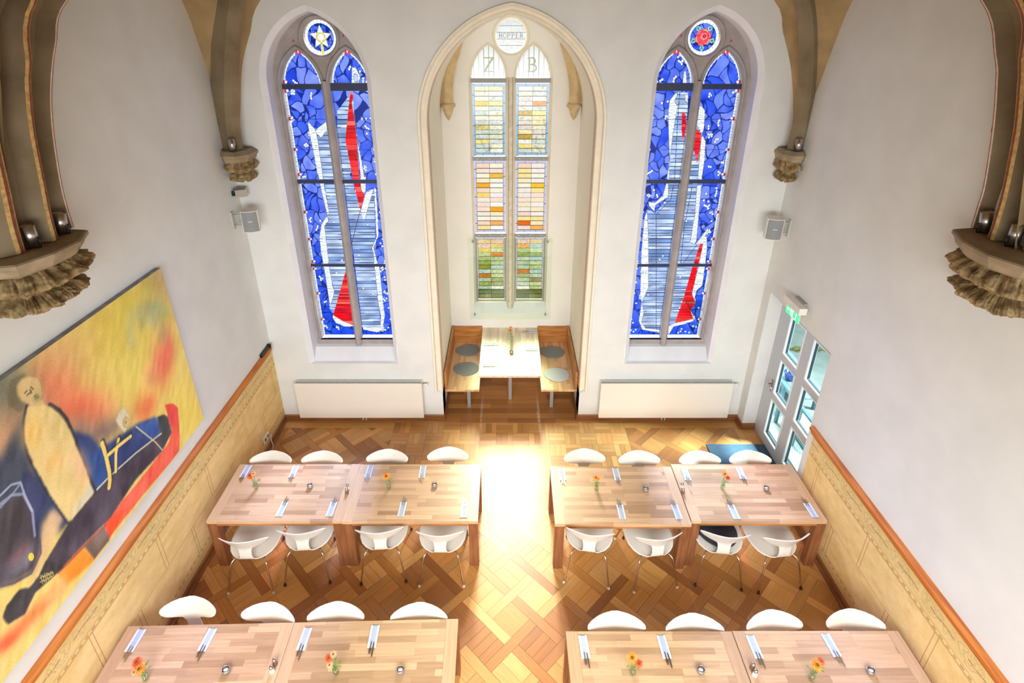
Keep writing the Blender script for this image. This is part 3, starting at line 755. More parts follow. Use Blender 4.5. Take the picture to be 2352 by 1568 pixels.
def lancet_left_outer(cx):
    P = lancet_paint(cx, -1, 11)
    g = mp(zA, [(450, 650), (510, 715), (605, 590), (640, 590), (700, 1200), (725, 1560)]) + mp(z2, [(560, 560), (660, 1215 - 80), (640, 1140), (475, 1050), (445, 1000), (485, 880), (455, 760), (430, 560), (400, 380), (430, 310), (445, 290), (400, 0)]) + mp(zA, [(540, 1220), (480, 800), (445, 620)])
    stripes(P, g, 5, GREYS)
    red = mp(z2, [(578, 690), (475, 1055), (520, 1090), (645, 1140), (660, 1140), (600, 690)]); stripes(P, red, 6, REDS, (110, 10, 20), (.025, .06), .005)
    whiteband(P, mp(zA, [(350, 515), (445, 620), (480, 800), (540, 1220)]) + mp(z2, [(405, 75), (445, 290), (430, 310), (440, 350), (410, 385), (430, 560), (445, 690), (470, 840), (485, 880), (450, 1000), (430, 850), (405, 700), (385, 590), (370, 480), (385, 380), (430, 305), (385, 120), (362, 0)]) + mp(zA, [(480, 1220), (420, 900), (365, 640)]), 7)
    whiteband(P, mp(zA, [(450, 610), (590, 505), (605, 590), (510, 715), (450, 650)]), 8)
    whiteband(P, mp(z2, [(472, 1055), (545, 1100), (645, 1140), (560, 1142), (495, 1115), (470, 1075)]), 9)
    for c in ((480, 155), (478, 360), (540, 645), (500, 740)): P.disc(z2(*c), .013, WHITE, LEADG, .004)
    finish(P, cx, -1, 12); return P
def lancet_left_inner(cx):
    P = lancet_paint(cx, 1, 21)
    g = mp(zA, [(850, 200), (705, 390), (700, 700), (760, 1190)]) + mp(z2, [(555, 60), (610, 480), (640, 700), (690, 1150), (830, 1150), (800, 700), (790, 430), (780, 110), (700, 340), (680, 270), (600, 0)]) + mp(zA, [(960, 1000), (930, 600), (890, 250)])
    stripes(P, g, 15, GREYS)
    P.line(mp(z2, [(676, 275), (616, 510)]), .009, LEADG)
    red = mp(zA, [(860, 165), (885, 165), (895, 225), (875, 300), (900, 430), (915, 540), (940, 740), (950, 940), (972, 1190)]) + mp(z2, [(668, 0), (685, 130), (712, 150), (680, 272), (635, 100), (612, 0)]) + mp(zA, [(890, 1190), (850, 990), (800, 740), (820, 540), (850, 250)])
    stripes(P, red, 16, REDS, (110, 10, 20), (.035, .085), .007)
    whiteband(P, mp(zA, [(895, 240), (880, 300), (905, 430), (917, 540), (943, 740), (985, 1190)]) + mp(z2, [(675, 0), (685, 120), (700, 140), (718, 130), (720, 0)]) + mp(zA, [(1030, 1190), (990, 960), (955, 790), (925, 560), (905, 400)]), 17)
    whiteband(P, mp(z2, [(778, 108), (718, 140), (680, 280), (695, 338), (712, 338), (740, 240)]), 18)
    whiteband(P, mp(z2, [(780, 100), (795, 110), (808, 280), (815, 460), (778, 550), (802, 650), (822, 700), (842, 900), (862, 1060), (845, 1170), (805, 1185), (700, 1165), (695, 1145), (828, 1148), (832, 1060), (812, 960), (785, 700), (778, 600), (765, 550), (800, 470), (795, 400)]), 19)
    whiteband(P, mp(z1, [(852, 578), (884, 578), (925, 660), (900, 730), (850, 730)]), 20); P.disc(z1(885, 668), .028, (180, 196, 220), LEADG, .004, .05)
    for c in ((733, 377), (667, 608), (700, 857), (775, 900), (693, 925), (747, 1035)): P.disc(z2(*c), .013, WHITE, LEADG, .004)
    for c in ((860, 770), (865, 793), (875, 930), (890, 1003), (888, 1150), (830, 518), (843, 540)): P.disc(z2(*c), .013, WHITE, LEADB, .004)
    finish(P, cx, 1, 22); return P
def lancet_right_inner(cx):
    P = lancet_paint(cx, -1, 31)
    g = mp(zB, [(610, 170), (735, 170), (720, 700), (640, 1230)]) + mp(z2b, [(525, 60), (440, 690), (380, 1160), (270, 1160), (240, 1110), (255, 1030), (240, 960), (290, 850), (290, 500), (285, 260), (345, 290), (440, 170)]) + mp(zB, [(505, 1210), (515, 950), (580, 480), (610, 340), (570, 270)])
    stripes(P, g, 25, GREYS)
    for l in (mp(zB, [(635, 170), (610, 480), (570, 1230)]), mp(z2b, [(480, 80), (460, 190), (350, 300), (350, 1160)]), mp(zB, [(735, 300), (720, 700)])): P.line(l, .008, LEADG)
    red = mp(zB, [(660, 395), (705, 440), (712, 560), (690, 700), (665, 740), (655, 600)]); stripes(P, red, 26, REDS, (110, 10, 20), (.035, .08), .006)
    whiteband(P, mp(zB, [(585, 170), (510, 270), (495, 450), (500, 640), (512, 950), (500, 1070), (478, 1215), (505, 1215), (515, 950), (545, 720), (582, 480), (610, 340), (570, 270), (612, 180)]), 27)
    whiteband(P, mp(zB, [(690, 195), (735, 195), (730, 300), (700, 260)]), 28)
    whiteband(P, mp(z1b, [(640, 610), (655, 610), (665, 730), (622, 730)]), 29)
    whiteband(P, mp(z2b, [(428, 60), (442, 80), (440, 170), (345, 232), (330, 300), (345, 290), (300, 240), (290, 205), (340, 215), (400, 160)]), 30)
    whiteband(P, mp(z2b, [(283, 260), (262, 330), (240, 560), (230, 900), (240, 960), (220, 1100), (245, 1165), (378, 1190), (378, 1165), (270, 1155), (240, 1110), (258, 1030), (240, 965), (292, 850), (292, 500)]), 32)
    for c in ((415, 213), (370, 473), (400, 612), (376, 638), (290, 905), (315, 1115)): P.disc(z2b(*c), .013, WHITE, LEADG, .004)
    for c in ((333, 118), (200, 810), (200, 967), (176, 1114), (160, 1170), (180, 1180), (197, 1165)): P.disc(z2b(*c), .014, WHITE, LEADB, .004)
    finish(P, cx, -1, 33); return P
def lancet_right_outer(cx):
    P = lancet_paint(cx, 1, 41)
    g = mp(zB, [(830, 540), (900, 670), (890, 760), (870, 1000), (850, 1240)]) + mp(z2b, [(640, 300), (605, 500), (640, 525), (720, 430), (700, 530), (620, 890), (560, 960), (490, 1115), (430, 1140), (420, 1160), (500, 680), (580, 60)]) + mp(zB, [(690, 1240), (760, 980), (820, 600)])
    stripes(P, g, 35, GREYS)
    P.line(mp(z2b, [(620, 90), (560, 400), (535, 660), (550, 672), (690, 480)]), .008, LEADG)
    red = mp(zB, [(825, 590), (895, 665), (880, 800), (850, 1000), (832, 1000), (812, 890), (785, 850), (790, 700)]); stripes(P, red, 36, REDS, (110, 10, 20), (.035, .08), .007)
    red = mp(z2b, [(680, 520), (702, 520), (660, 700), (620, 900), (645, 960), (610, 1020), (630, 1085), (488, 1118), (555, 930), (620, 700)]); stripes(P, red, 37, REDS, (110, 10, 20), (.035, .07), .006)
    whiteband(P, mp(zB, [(855, 320), (900, 340), (938, 385), (925, 600), (900, 665), (825, 540), (830, 400)]), 38)
    whiteband(P, mp(zB, [(905, 680), (945, 755), (930, 1000), (895, 1240), (848, 1240), (868, 1000), (888, 760)]), 39)
    whiteband(P, mp(z2b, [(657, 80), (690, 80), (652, 500), (635, 525), (605, 510), (640, 300)]), 40)
    whiteband(P, mp(z2b, [(738, 402), (742, 420), (715, 470), (730, 460), (732, 560), (715, 700), (695, 835), (655, 870), (640, 920), (648, 950), (612, 1020), (632, 1070), (628, 1100), (560, 1125), (480, 1142), (450, 1195), (425, 1195), (432, 1140), (490, 1117), (628, 1085), (608, 1020), (645, 965), (618, 895), (665, 700), (702, 520), (645, 525), (680, 480)]), 42)
    for c in ((576, 352), (530, 770), (540, 957), (526, 1001)): P.disc(z2b(*c), .013, WHITE, LEADG, .004)
    for c in ((708, 195), (742, 204), (713, 234), (765, 352), (802, 104), (668, 1001), (627, 1140), (514, 1188), (540, 1160), (570, 1180), (597, 1186), (532, 1178)): P.disc(z2b(*c), .014, WHITE, LEADB, .004)
    finish(P, cx, 1, 43); return P
RC, RR = (-2.405, 5.842), .208
def round_paint(c, kind):
    P = Paint(c[0] - RR, c[0] + RR, c[1] - RR, c[1] + RR, .0045); voronoi_blue(P, 51 + kind, .09)
    X, Z = P.X - c[0], P.Z - c[1]; d = np.hypot(X, Z)
    r = np.random.default_rng(3)
    P.c[:] = np.where((P.c > 225).all(-1)[..., None], np.array((90, 120, 236.)), P.c)
    P.c[d > RR * .79] = (238, 248, 250)
    for k in range(26):
        a = 2 * PI * k / 26; P.line([(c[0] + RR * .79 * math.cos(a), c[1] + RR * .79 * math.sin(a)), (c[0] + RR * math.cos(a), c[1] + RR * math.sin(a))], .004, (130, 150, 170))
    P.line([(c[0] + RR * .79 * math.cos(a), c[1] + RR * .79 * math.sin(a)) for a in np.linspace(0, 2 * PI, 60)], .005, LEADB)
    if kind == 0:
        pts = []
        for k in range(10):
            a = PI / 2 + k * PI / 5; q = RR * (.72 if k % 2 == 0 else .34); pts.append((c[0] + q * math.cos(a), c[1] + q * math.sin(a)))
        P.poly([(c[0] - .012, c[1] - RR * .3), (c[0] + .014, c[1] - RR * .3), (c[0] + .02, c[1] - RR), (c[0] - .012, c[1] - RR)], (250, 232, 120)); P.line([(c[0], c[1] - .06), (c[0] + .003, c[1] - RR)], .004, (150, 140, 60))
        P.poly(pts, (252, 250, 226)); P.line(pts + [pts[0]], .006, (90, 100, 120))
        inner = [pts[k] for k in range(1, 10, 2)]; P.poly(inner, (246, 228, 120)); P.line(inner + [inner[0]], .005, (130, 120, 70)); P.disc(c, RR * .2, (255, 255, 246), (130, 120, 70), .005)
        for k in range(0, 10, 2): P.line([pts[k], (c[0] + (pts[k][0] - c[0]) * .3, c[1] + (pts[k][1] - c[1]) * .3)], .003, (170, 160, 110))
    else:
        for k in range(5):
            a = -PI / 2 + k * 2 * PI / 5; e = (c[0] + RR * .62 * math.cos(a), c[1] + RR * .62 * math.sin(a)); n = (-math.sin(a), math.cos(a))
            lf = [(c[0] + RR * .38 * math.cos(a), c[1] + RR * .38 * math.sin(a)), (e[0] + n[0] * .034, e[1] + n[1] * .034), (c[0] + RR * .80 * math.cos(a), c[1] + RR * .80 * math.sin(a)), (e[0] - n[0] * .034, e[1] - n[1] * .034)]
            P.poly(lf, (226, 244, 236)); P.line(lf + [lf[0]], .005, LEADG); P.poly([((p[0] * .68 + e[0] * .32), (p[1] * .68 + e[1] * .32)) for p in lf], (40, 170, 140)); P.line([lf[0], lf[2]], .004, (20, 100, 80))
        for k in range(6):
            a = k * PI / 3 + .3; P.disc((c[0] + RR * .26 * math.cos(a), c[1] + RR * .26 * math.sin(a)), RR * .22, (248, 110 + 40 * (k % 2), 120), (190, 20, 40), .005)
        P.disc(c, RR * .34, (244, 84, 96), (190, 20, 40), .005); P.disc((c[0] + .01, c[1] + .01), RR * .22, (250, 150, 150), (190, 20, 40), .006); P.disc((c[0] + .016, c[1] + .016), RR * .1, (240, 60, 80), (190, 20, 40), .005)
        for a in (.4, 1.6, 2.9, 4.2, 5.4): P.line([(c[0] + .01, c[1] + .01), (c[0] + RR * .42 * math.cos(a), c[1] + RR * .42 * math.sin(a))], .005, (196, 24, 44))
    return P, d < RR
PAINT = {1: (lancet_left_outer, lancet_left_inner), 2: (lancet_right_outer, lancet_right_inner)}
for k in (1, 2):
    wc = WCX[k]
    e = empty('window_%d' % k, (wc, YB, 1.2)); struct(e, 'tall pointed blue stained-glass window with a %s in its top roundel' % ('yellow star' if k == 1 else 'red rose'))
    def loc(o): o.parent = e; o.location = (-wc, -YB, -1.2); return o
    bm = bmesh.new(); L0 = [(x, YB - .002, z) for x, z in gothic(wc, .705, 1.10, 5.3, .235, 16)]
    def gl(y, z0, g): return [(x, y, z) for x, z in gothic(wc, .705, z0, 5.3, .235, 16, g)]
    loft(bm, [L0, gl(YB + .06, 1.115, -.065), gl(YG - .12, 1.285, -.065), gl(YG + .06, 1.33, -.07)], close=True, smooth=False)
    loc(from_bm('reveal', bm, M['reveal']))
    cxs = [mir(-2.725, k), mir(-2.085, k)]; rc_ = (mir(RC[0], k), RC[1])
    out = gothic(wc, .705, 1.30, 5.3, .235, 16, -.06)
    hl = [lanc(cx, LH, LZ0, LZS, loff) for cx in cxs] + [circ(*rc_, RR + .008)]
    dr = mir(-2.62, k), mir(-2.13, k)
    loc(plate('tracery', [out] + hl, 'Y', YG - .06, YG + .05, M['frame_stone']))
    for cx in cxs:
        bm = bmesh.new(); loft(bm, [[(x, y, z) for x, z in lanc(cx, LH, LZ0, LZS, loff, g)] for g, y in ((.0, YG - .055), (.014, YG - .085), (.03, YG - .10), (.045, YG - .085), (.05, YG - .058))], close=True)
        loc(from_bm('lancet_moulding', bm, M['frame_stone']))
    bm = bmesh.new(); loft(bm, [[(x, y, z) for x, z in circ(*rc_, RR + g, 40)] for g, y in ((.0, YG - .05), (.016, YG - .09), (.035, YG - .105), (.052, YG - .09), (.058, YG - .058))], close=True)
    loc(from_bm('roundel_moulding', bm, M['frame_stone'], smooth=True))
    mx_ = (cxs[0] + cxs[1]) / 2
    bm = bmesh.new(); loft(bm, [[(mx_ - .056, YG - .06, z), (mx_ - .045, YG - .085, z), (mx_ - .018, YG - .115, z), (mx_ + .018, YG - .115, z), (mx_ + .045, YG - .085, z), (mx_ + .056, YG - .06, z)] for z in (1.30, 5.22, 5.32)], smooth=False)
    loc(from_bm('mullion', bm, M['frame_stone']))
    for x, z in ((-2.745, 5.80), (-2.10, 5.86)):
        q = mir(x, k); bm = bmesh.new(); vs = [bm.verts.new((q + a, YG - .065, z + b)) for a, b in ((-.015, -.02), (.02, .0), (.005, .028))]; bm.faces.new(vs); loc(from_bm('red_spandrel_glass', bm, mat('spandrel_red', (220, 40, 44), .4) if 'spandrel_red' not in bpy.data.materials else bpy.data.materials['spandrel_red']))
    for cx, fn in zip(cxs, PAINT[k]):
        P = fn(cx); kp = np.zeros(P.X.shape, bool); sl, m = P.mask(lanc(cx, LH + .004, LZ0 - .01, LZS, loff)); kp[sl] = m
        loc(P.build('stained_glass', M['stained'], lambda X, Z: np.stack([X, np.full(X.shape, YG), Z], 1), kp))
        for z, h in ((5.255, .042), (3.975, .036), (2.680, .028)):
            h2 = h * (1.5 if (cx == cxs[1] and z > 5) else 1)
            o = boxo('iron_bar', cx - LH - .005, cx + LH + .005, YG - .045, YG - .012, z - h2, z + h2 * .6, M['barblue']); loc(o)
    P, kp = round_paint(rc_, k - 1); loc(P.build('roundel_glass', M['stained'], lambda X, Z: np.stack([X, np.full(X.shape, YG), Z], 1), kp))
# ---- niche window
e = empty('window_3', (.05, YNB, 1.0)); struct(e, 'clear and amber glass window at the back of the niche, lettered Z B and HOPPER')
def loc(o): o.parent = e; o.location = (-.05, -YNB, -1.0); return o
hl = [lanc(cx, hw, NZ0, NZS, noff) for cx, hw in NLC]
def sh(p): return p
loc(plate('tracery', [[(-.75, .9), (-.75, 5.95 + .2), (.86, 6.15), (.86, .9)]] + hl + [circ(*NCC, NCR)], 'Y', YN + .01, YN + .06, M['frame_cream']))
for cx, hw in NLC:
    bm = bmesh.new(); loft(bm, [[(x, y, z) for x, z in lanc(cx, hw, NZ0, NZS, noff, g) if z > 1.3 or True] for g, y in ((.0, YN), (.012, YN - .03), (.03, YN - .04), (.05, YN - .09), (.055, YNB - .012), (.07, YNB + .004))][:4], close=True)
    loc(from_bm('lancet_moulding', bm, M['frame_cream']))
bm = bmesh.new(); loft(bm, [[(x, y, z) for x, z in circ(*NCC, NCR + g, 40)] for g, y in ((.0, YN), (.012, YN - .05), (.02, YNB - .02), (.045, YNB - .025), (.06, YNB + .004))], close=True)
loc(from_bm('roundel_moulding', bm, M['frame_cream'], smooth=True))
mxn = (NLC[0][0] + NLC[0][1] + NLC[1][0] - NLC[1][1]) / 2
bm = bmesh.new(); loft(bm, [[(mxn - .085, YN + .01, z), (mxn - .06, YN - .04, z), (mxn - .025, YN - .09, z), (mxn + .025, YN - .09, z), (mxn + .06, YN - .04, z), (mxn + .085, YN + .01, z)] for z in (1.14, 5.2, 5.3)], smooth=False)
loc(from_bm('mullion', bm, M['mullion']))
bm = bmesh.new(); vs = [bm.verts.new(p) for p in ((-.62, YNB - .002, 1.055), (.715, YNB - .002, 1.055), (.715, YN + .02, NZ0 - .01), (-.62, YN + .02, NZ0 - .01))]; bm.faces.new(vs)
loc(from_bm('sill', bm, M['reveal']))
BLK = (74, 72, 66)
def letter(P, ch, x, z, h, w, col, t=1.0):
    """serif capital drawn with thick and thin strokes; x,z = lower left"""
    A, B = max(h * .13 * t, .0085), max(h * .055 * t, .0062)
    def l(a, b, q): P.line([(x + a[0] * w, z + a[1] * h), (x + b[0] * w, z + b[1] * h)], q, col)
    def arc(cx, cz, rx, rz, a0, a1, q):
        P.line([(x + (cx + rx * math.cos(a)) * w, z + (cz + rz * math.sin(a)) * h) for a in np.linspace(a0, a1, 14)], q, col)
    def stem(px): l((px, 0), (px, 1), A); l((px - .16, 0), (px + .16, 0), B); l((px - .16, 1), (px + .16, 1), B)
    if ch == 'Z': l((.05, 1), (.95, 1), B * 1.3); l((.05, 0), (.97, 0), B * 1.3); l((.88, .98), (.1, .02), A * 1.05); l((.04, 1), (.02, .78), B); l((.97, 0), (1.0, .24), B)
    if ch == 'B': stem(.22); arc(.45, .76, .33, .24, -PI / 2, PI / 2, A * .8); l((.2, 1), (.47, 1), B); l((.2, .52), (.5, .52), B); arc(.5, .26, .4, .26, -PI / 2, PI / 2, A * .9); l((.2, 0), (.52, 0), B)
    if ch == 'H': stem(.18); stem(.82); l((.18, .5), (.82, .5), B)
    if ch == 'O': arc(.5, .5, .45, .5, 0, 2 * PI, A * .8)
    if ch == 'P': stem(.22); arc(.45, .74, .38, .26, -PI / 2, PI / 2, A * .8); l((.2, 1), (.47, 1), B); l((.2, .48), (.47, .48), B)
    if ch == 'E': stem(.22); l((.2, 1), (.85, 1), B); l((.2, .52), (.7, .52), B); l((.2, 0), (.9, 0), B); l((.85, 1), (.85, .85), B); l((.9, 0), (.92, .17), B)
    if ch == 'R': stem(.22); arc(.45, .76, .36, .24, -PI / 2, PI / 2, A * .8); l((.2, 1), (.47, 1), B); l((.2, .52), (.47, .52), B); l((.45, .52), (1.0, 0), A * .9)
TOPC = [(240, 236, 200), (248, 232, 170), (250, 250, 246), (236, 232, 196), (244, 240, 220), (214, 222, 214), (232, 226, 190), (228, 214, 200), (250, 224, 130), (206, 214, 196)]
MIDC = [(250, 240, 214), (252, 232, 190), (250, 222, 204), (254, 248, 236), (248, 214, 190), (252, 226, 150), (244, 232, 220), (250, 236, 226)]
LOWC = [(190, 206, 140), (170, 190, 110), (196, 214, 176), (180, 212, 200), (150, 170, 90), (186, 204, 150), (204, 220, 160), (176, 200, 160), (160, 178, 110)]
AMB = {(0, 0, 3): (255, 196, 30), (0, 1, 0): (244, 232, 160), (1, 1, 3): (240, 142, 10), (1, 0, 5): (214, 168, 50), (1, 0, 10): (206, 160, 40), (0, 0, 8): (226, 196, 100),
       (2, 0, 4): (250, 172, 20), (2, 1, 9): (250, 166, 20), (2, 1, 2): (246, 190, 50), (3, 1, 4): (252, 196, 20), (3, 0, 12): (242, 104, 6), (2, 1, 12): (252, 178, 100), (3, 1, 13): (250, 180, 90), (2, 0, 6): (252, 214, 110),
       (4, 1, 3): (224, 132, 10), (4, 0, 8): (206, 118, 14), (5, 0, 7): (206, 118, 10), (4, 0, 2): (240, 200, 70), (4, 0, 6): (150, 150, 20), (4, 1, 11): (236, 236, 216), (5, 0, 11): (246, 246, 236), (5, 1, 9): (160, 148, 96), (5, 0, 1): (246, 184, 100), (4, 0, 0): (246, 204, 140), (4, 1, 1): (238, 204, 120), (5, 1, 0): (242, 212, 150), (4, 0, 13): (244, 230, 180), (5, 0, 0): (240, 208, 190), (4, 1, 0): (240, 204, 170), (4, 0, 1): (236, 200, 180)}
bars = [(5.135, 5.24), (3.905, 4.0), (2.545, 2.64)]
for q, (cx, hw) in enumerate(NLC):
    P = Paint(cx - hw - .01, cx + hw + .01, NZ0 - .01, NAP + .02, .0060, (250, 250, 240))
    r = np.random.default_rng(60 + q)
    for (zb, zt, rows_, pal, bord, pn) in ((4.0, 5.135, 14, TOPC, (150, 184, 212), 0), (2.64, 3.905, 14, MIDC, (206, 200, 226), 2), (NZ0, 2.545, 14, LOWC, (214, 206, 216), 4)):
        P.poly([(cx - hw - .01, zb), (cx + hw + .01, zb), (cx + hw + .01, zt), (cx - hw - .01, zt)], bord)
        k = zb
        while k < zt: P.line([(cx - hw, k), (cx - hw + .035, k)], .008, BLK); P.line([(cx + hw, k + .04), (cx + hw - .035, k + .04)], .008, BLK); k += .16
        for f in (.3, .68): P.line([(cx - hw + 2 * hw * f, zb), (cx - hw + 2 * hw * f, zt)], .008, BLK)
        x0, x1 = cx - hw + .038, cx + hw - .038; za, zc = zb + .04, zt - .04
        for cidx in (0, 1):
            for rw in range(rows_):
                xa = x0 + (x1 - x0) * cidx / 2; xb = xa + (x1 - x0) / 2; z_t = zc - (zc - za) * rw / rows_; z_b = z_t - (zc - za) / rows_
                col = AMB.get((pn + q, cidx, rw)) or pal[r.integers(len(pal))]
                P.poly([(xa, z_b), (xb, z_b), (xb, z_t), (xa, z_t)], col)
        sl = P.sub(x0, x1, za, zc); amp = (34 if pn == 0 else 12 if pn == 2 else 30)
        P.c[sl] += (noise2(P.X[sl].shape, 9, 70 + q + pn, (2, 5)) * amp + noise2(P.X[sl].shape, 30, 80 + q + pn, (1, 3)) * amp * (1.0 if pn != 2 else .4))[..., None] * np.array((1, 1, 1.25))
        if pn == 0:
            for _ in range(9):
                a = (r.uniform(x0, x1), r.uniform(za, zc)); P.line([a, (a[0] + r.uniform(-.1, .1), a[1] + r.uniform(-.1, .1))], .012, (150, 160, 130), .012, .5)
        for cidx in (0, 1, 2): xa = x0 + (x1 - x0) * cidx / 2; P.line([(xa, za), (xa, zc)], .010, BLK)
        for rw in range(rows_ + 1): z = za + (zc - za) * rw / rows_; P.line([(x0, z), (x1, z)], .0095, BLK)
    for k in range(7): x = cx - hw + .04 + k * .078; P.line([(x, 5.24), (x, 5.75)], .007, (170, 170, 158))
    P.c[:] = np.where((P.Z > 5.24)[..., None] & (P.c > 240).all(-1)[..., None], np.array((250., 252, 246)) - np.abs(noise2(P.X.shape, 12, 90, (1, 6)))[..., None] * 22, P.c)
    letter(P, 'ZB'[q], cx - (.075 if q == 0 else .10), 5.315, .20, .165, (176, 176, 150))
    P.c *= .90
    kp = np.zeros(P.X.shape, bool); sl, m = P.mask(lanc(cx, hw + .004, NZ0 - .004, NZS, noff)); kp[sl] = m
    loc(P.build('leaded_glass', M['stained'], lambda X, Z: np.stack([X, np.full(X.shape, YN), Z], 1), kp))
    for zb, zt in bars:
        bm = bmesh.new(); z = (zb + zt) / 2; box(bm, cx - hw - .01, cx + hw + .01, YN - .05, YN - .02, z - .036, z + .036); o = loc(from_bm('window_bar', bm, M['bargrey']))
        if zt < 5:
            for f in (.12, .5, .88):
                b2 = bmesh.new(); lathe(b2, [(0, 0), (.011, 0), (.008, .008), (0, .01)], 8, mx=Matrix.Translation((cx - hw + 2 * hw * f, YN - .05, z)) @ Matrix.Rotation(PI / 2, 4, 'X')); s_o = from_bm('screw', b2, M['white'], o)
    for x in (cx - hw + .008, cx + hw - .008):
        loc(boxo('casement_stile', x - .014, x + .014, YN - .035, YN - .012, NZ0, 2.545, M['bargrey']))
    loc(boxo('casement_rail', cx - hw, cx + hw, YN - .036, YN - .012, NZ0, NZ0 + .03, M['bargrey']))
    hx = cx + (hw - .005) * (1 if q == 0 else -1); b2 = bmesh.new(); box(b2, hx - .02, hx + .02, YN - .06, YN - .03, 1.93, 1.96); loc(from_bm('casement_catch', b2, M['bargrey']))
P = Paint(NCC[0] - NCR, NCC[0] + NCR, NCC[1] - NCR, NCC[1] + NCR, .004, (250, 250, 246))
P.c[:] -= np.abs(noise2(P.X.shape, 8, 91, (1, 2)))[..., None] * 26
for k in range(1, 5):
    z = NCC[1] - NCR + 2 * NCR * k / 5 - .004; P.line([(NCC[0] - NCR, z), (NCC[0] + NCR, z)], .008, (160, 160, 150))
lw = .064
for i, ch in enumerate('HOPPER'): letter(P, ch, NCC[0] - .187 + i * .0635, NCC[1] - .034, .068, lw * .86, (126, 124, 110), .95)
P.c *= .90
loc(P.build('lettered_roundel_glass', M['stained'], lambda X, Z: np.stack([X, np.full(X.shape, YN), Z], 1), np.hypot(P.X - NCC[0], P.Z - NCC[1]) < NCR))
# glass guard in front of the niche window
g = empty('glass_guard', (.045, YNB - .058, .96)); tag(g, 'clear glass safety pane bolted in front of the lower niche window', 'glass pane')
bm = bmesh.new(); box(bm, -.75, .75, -.006, .006, 0, 1.62); from_bm('pane', bm, M['guard'], g)
for x in (-.66, .66):
    for z in (.1, 1.55):
        b2 = bmesh.new(); lathe(b2, [(0, -.05), (.012, -.05), (.012, .012), (.016, .014), (.014, .02), (0, .022)], 12, mx=Matrix.Translation((x, 0, z)) @ Matrix.Rotation(PI / 2, 4, 'X')); from_bm('stand_off', b2, M['steel'], g)
# ================================================================== TRIM, DADO, DOOR
def dado(wall, x, y0, y1, seed, sd):
    P = Paint(y0, y1, .10, 1.37, .0075, (232, 199, 134)); r = np.random.default_rng(seed)
    P.c += (noise2(P.X.shape, 20, seed, (3, 1)) * 16 + noise2(P.X.shape, 60, seed + 1, (4, 1)) * 8)[..., None] * np.array((1, 1, 1.3))
    sl = P.sub(y0, y1, 1.145, 1.36); P.c[sl] = P.c[sl] * .6 + np.array((214, 194, 130)) * .4
    br = (158, 112, 62); th = (176, 146, 88)
    for z in (1.135, 1.09, .235, .195, 1.35): P.line([(y0, z), (y1, z)], .008, th, a=.8)
    P.line([(y0, .64), (y1, .64)], .0075, (186, 140, 80), a=.75)
    sl = P.sub(y0, y1, .10, .17); P.c[sl] = P.c[sl] * .5 + np.array((196, 156, 98)) * .5
    y = y0
    while y < y1:
        P.line([(y, 1.112), (y + .028, 1.112)], .014, br, a=.8); P.line([(y + .02, .215), (y + .045, .215)], .014, br, a=.8); y += .085
    k = 0; y = y0 + .2
    while y < y1:
        for d in (0, .05):
            P.line([(y + d, .64), (y + d, 1.085)], .0075, (170, 118, 60), a=.8); P.line([(y + .52 + d, .24), (y + .52 + d, .64)], .0075, (170, 118, 60), a=.8)
        y += 1.04
    y = y0 + .1
    while y < y1:
        P.line([(y, 1.235), (y + .1, 1.25), (y + .22, 1.235), (y + .3, 1.24)], .013, (170, 116, 92), a=.75)
        P.line([(y + .3 + .12 * math.cos(a) * (1 + .2 * math.sin(3 * a)), 1.245 + .07 * math.sin(a)) for a in np.linspace(0, 2 * PI, 30)], .005, (168, 158, 104), a=.7)
        P.line([(y + .3 + .07 * math.cos(a), 1.245 + .04 * math.sin(a)) for a in np.linspace(0, 2 * PI, 24)], .005, (168, 158, 104), a=.7)
        P.line([(y + q * .42, 1.25 + .06 * math.sin(q * 19)) for q in np.linspace(0, 1, 26)], .005, (172, 160, 108), a=.6)
        P.line([(y + q * .42, 1.25 + .075 * math.cos(q * 13)) for q in np.linspace(0, 1, 26)], .004, (176, 164, 112), a=.6)
        y += .46
    o = P.build('painted_dado', M['dado'], lambda X, Z: np.stack([np.full(X.shape, x), X, Z], 1), parent=wall)
    if sd > 0: o.data.flip_normals()
    return o
dado(wl, XL + .004, YF, YB - .002, 5, 1); dado(wr, XR - .004, YF, 5.52, 9, -1)
def prof_x(name, wx, sd, y0, y1, prof, m):
    """extrude an (outward, z) profile along y on a side wall"""
    bm = bmesh.new(); A = [bm.verts.new((wx + sd * a, y0, z)) for a, z in prof]; B = [bm.verts.new((wx + sd * a, y1, z)) for a, z in prof]
    n = len(prof)
    for k in range(n): bm.faces.new((A[k], A[(k + 1) % n], B[(k + 1) % n], B[k]))
    bm.faces.new(A); bm.faces.new(B[::-1]); return from_bm(name, bm, m)
rp = [(0, 1.35), (.018, 1.35), (.026, 1.372), (.026, 1.40), (.045, 1.425), (.062, 1.43), (.062, 1.452), (.03, 1.466), (0, 1.466)]
struct(prof_x('trim_2', XL, 1, YF, YB - .10, rp, M['rail']), 'glossy orange-brown wooden rail above the left dado')
struct(prof_x('trim_3', XR, -1, YF, 5.56, rp, M['rail']), 'glossy orange-brown wooden rail above the right dado')
bp = [(0, 0), (.042, 0), (.042, .018), (.026, .03), (.024, .088), (.014, .10), (0, .102)]
struct(prof_x('baseboard_left', XL, 1, YF, YB, bp, M['base']), 'brown wooden baseboard along the left wall')
struct(prof_x('baseboard_right', XR, -1, YF, 5.60, bp, M['base']), 'brown wooden baseboard along the right wall')
struct(prof_x('baseboard_corner', XR, -1, 7.28, YB, bp, M['base']), 'short wooden baseboard between end wall and terrace door')
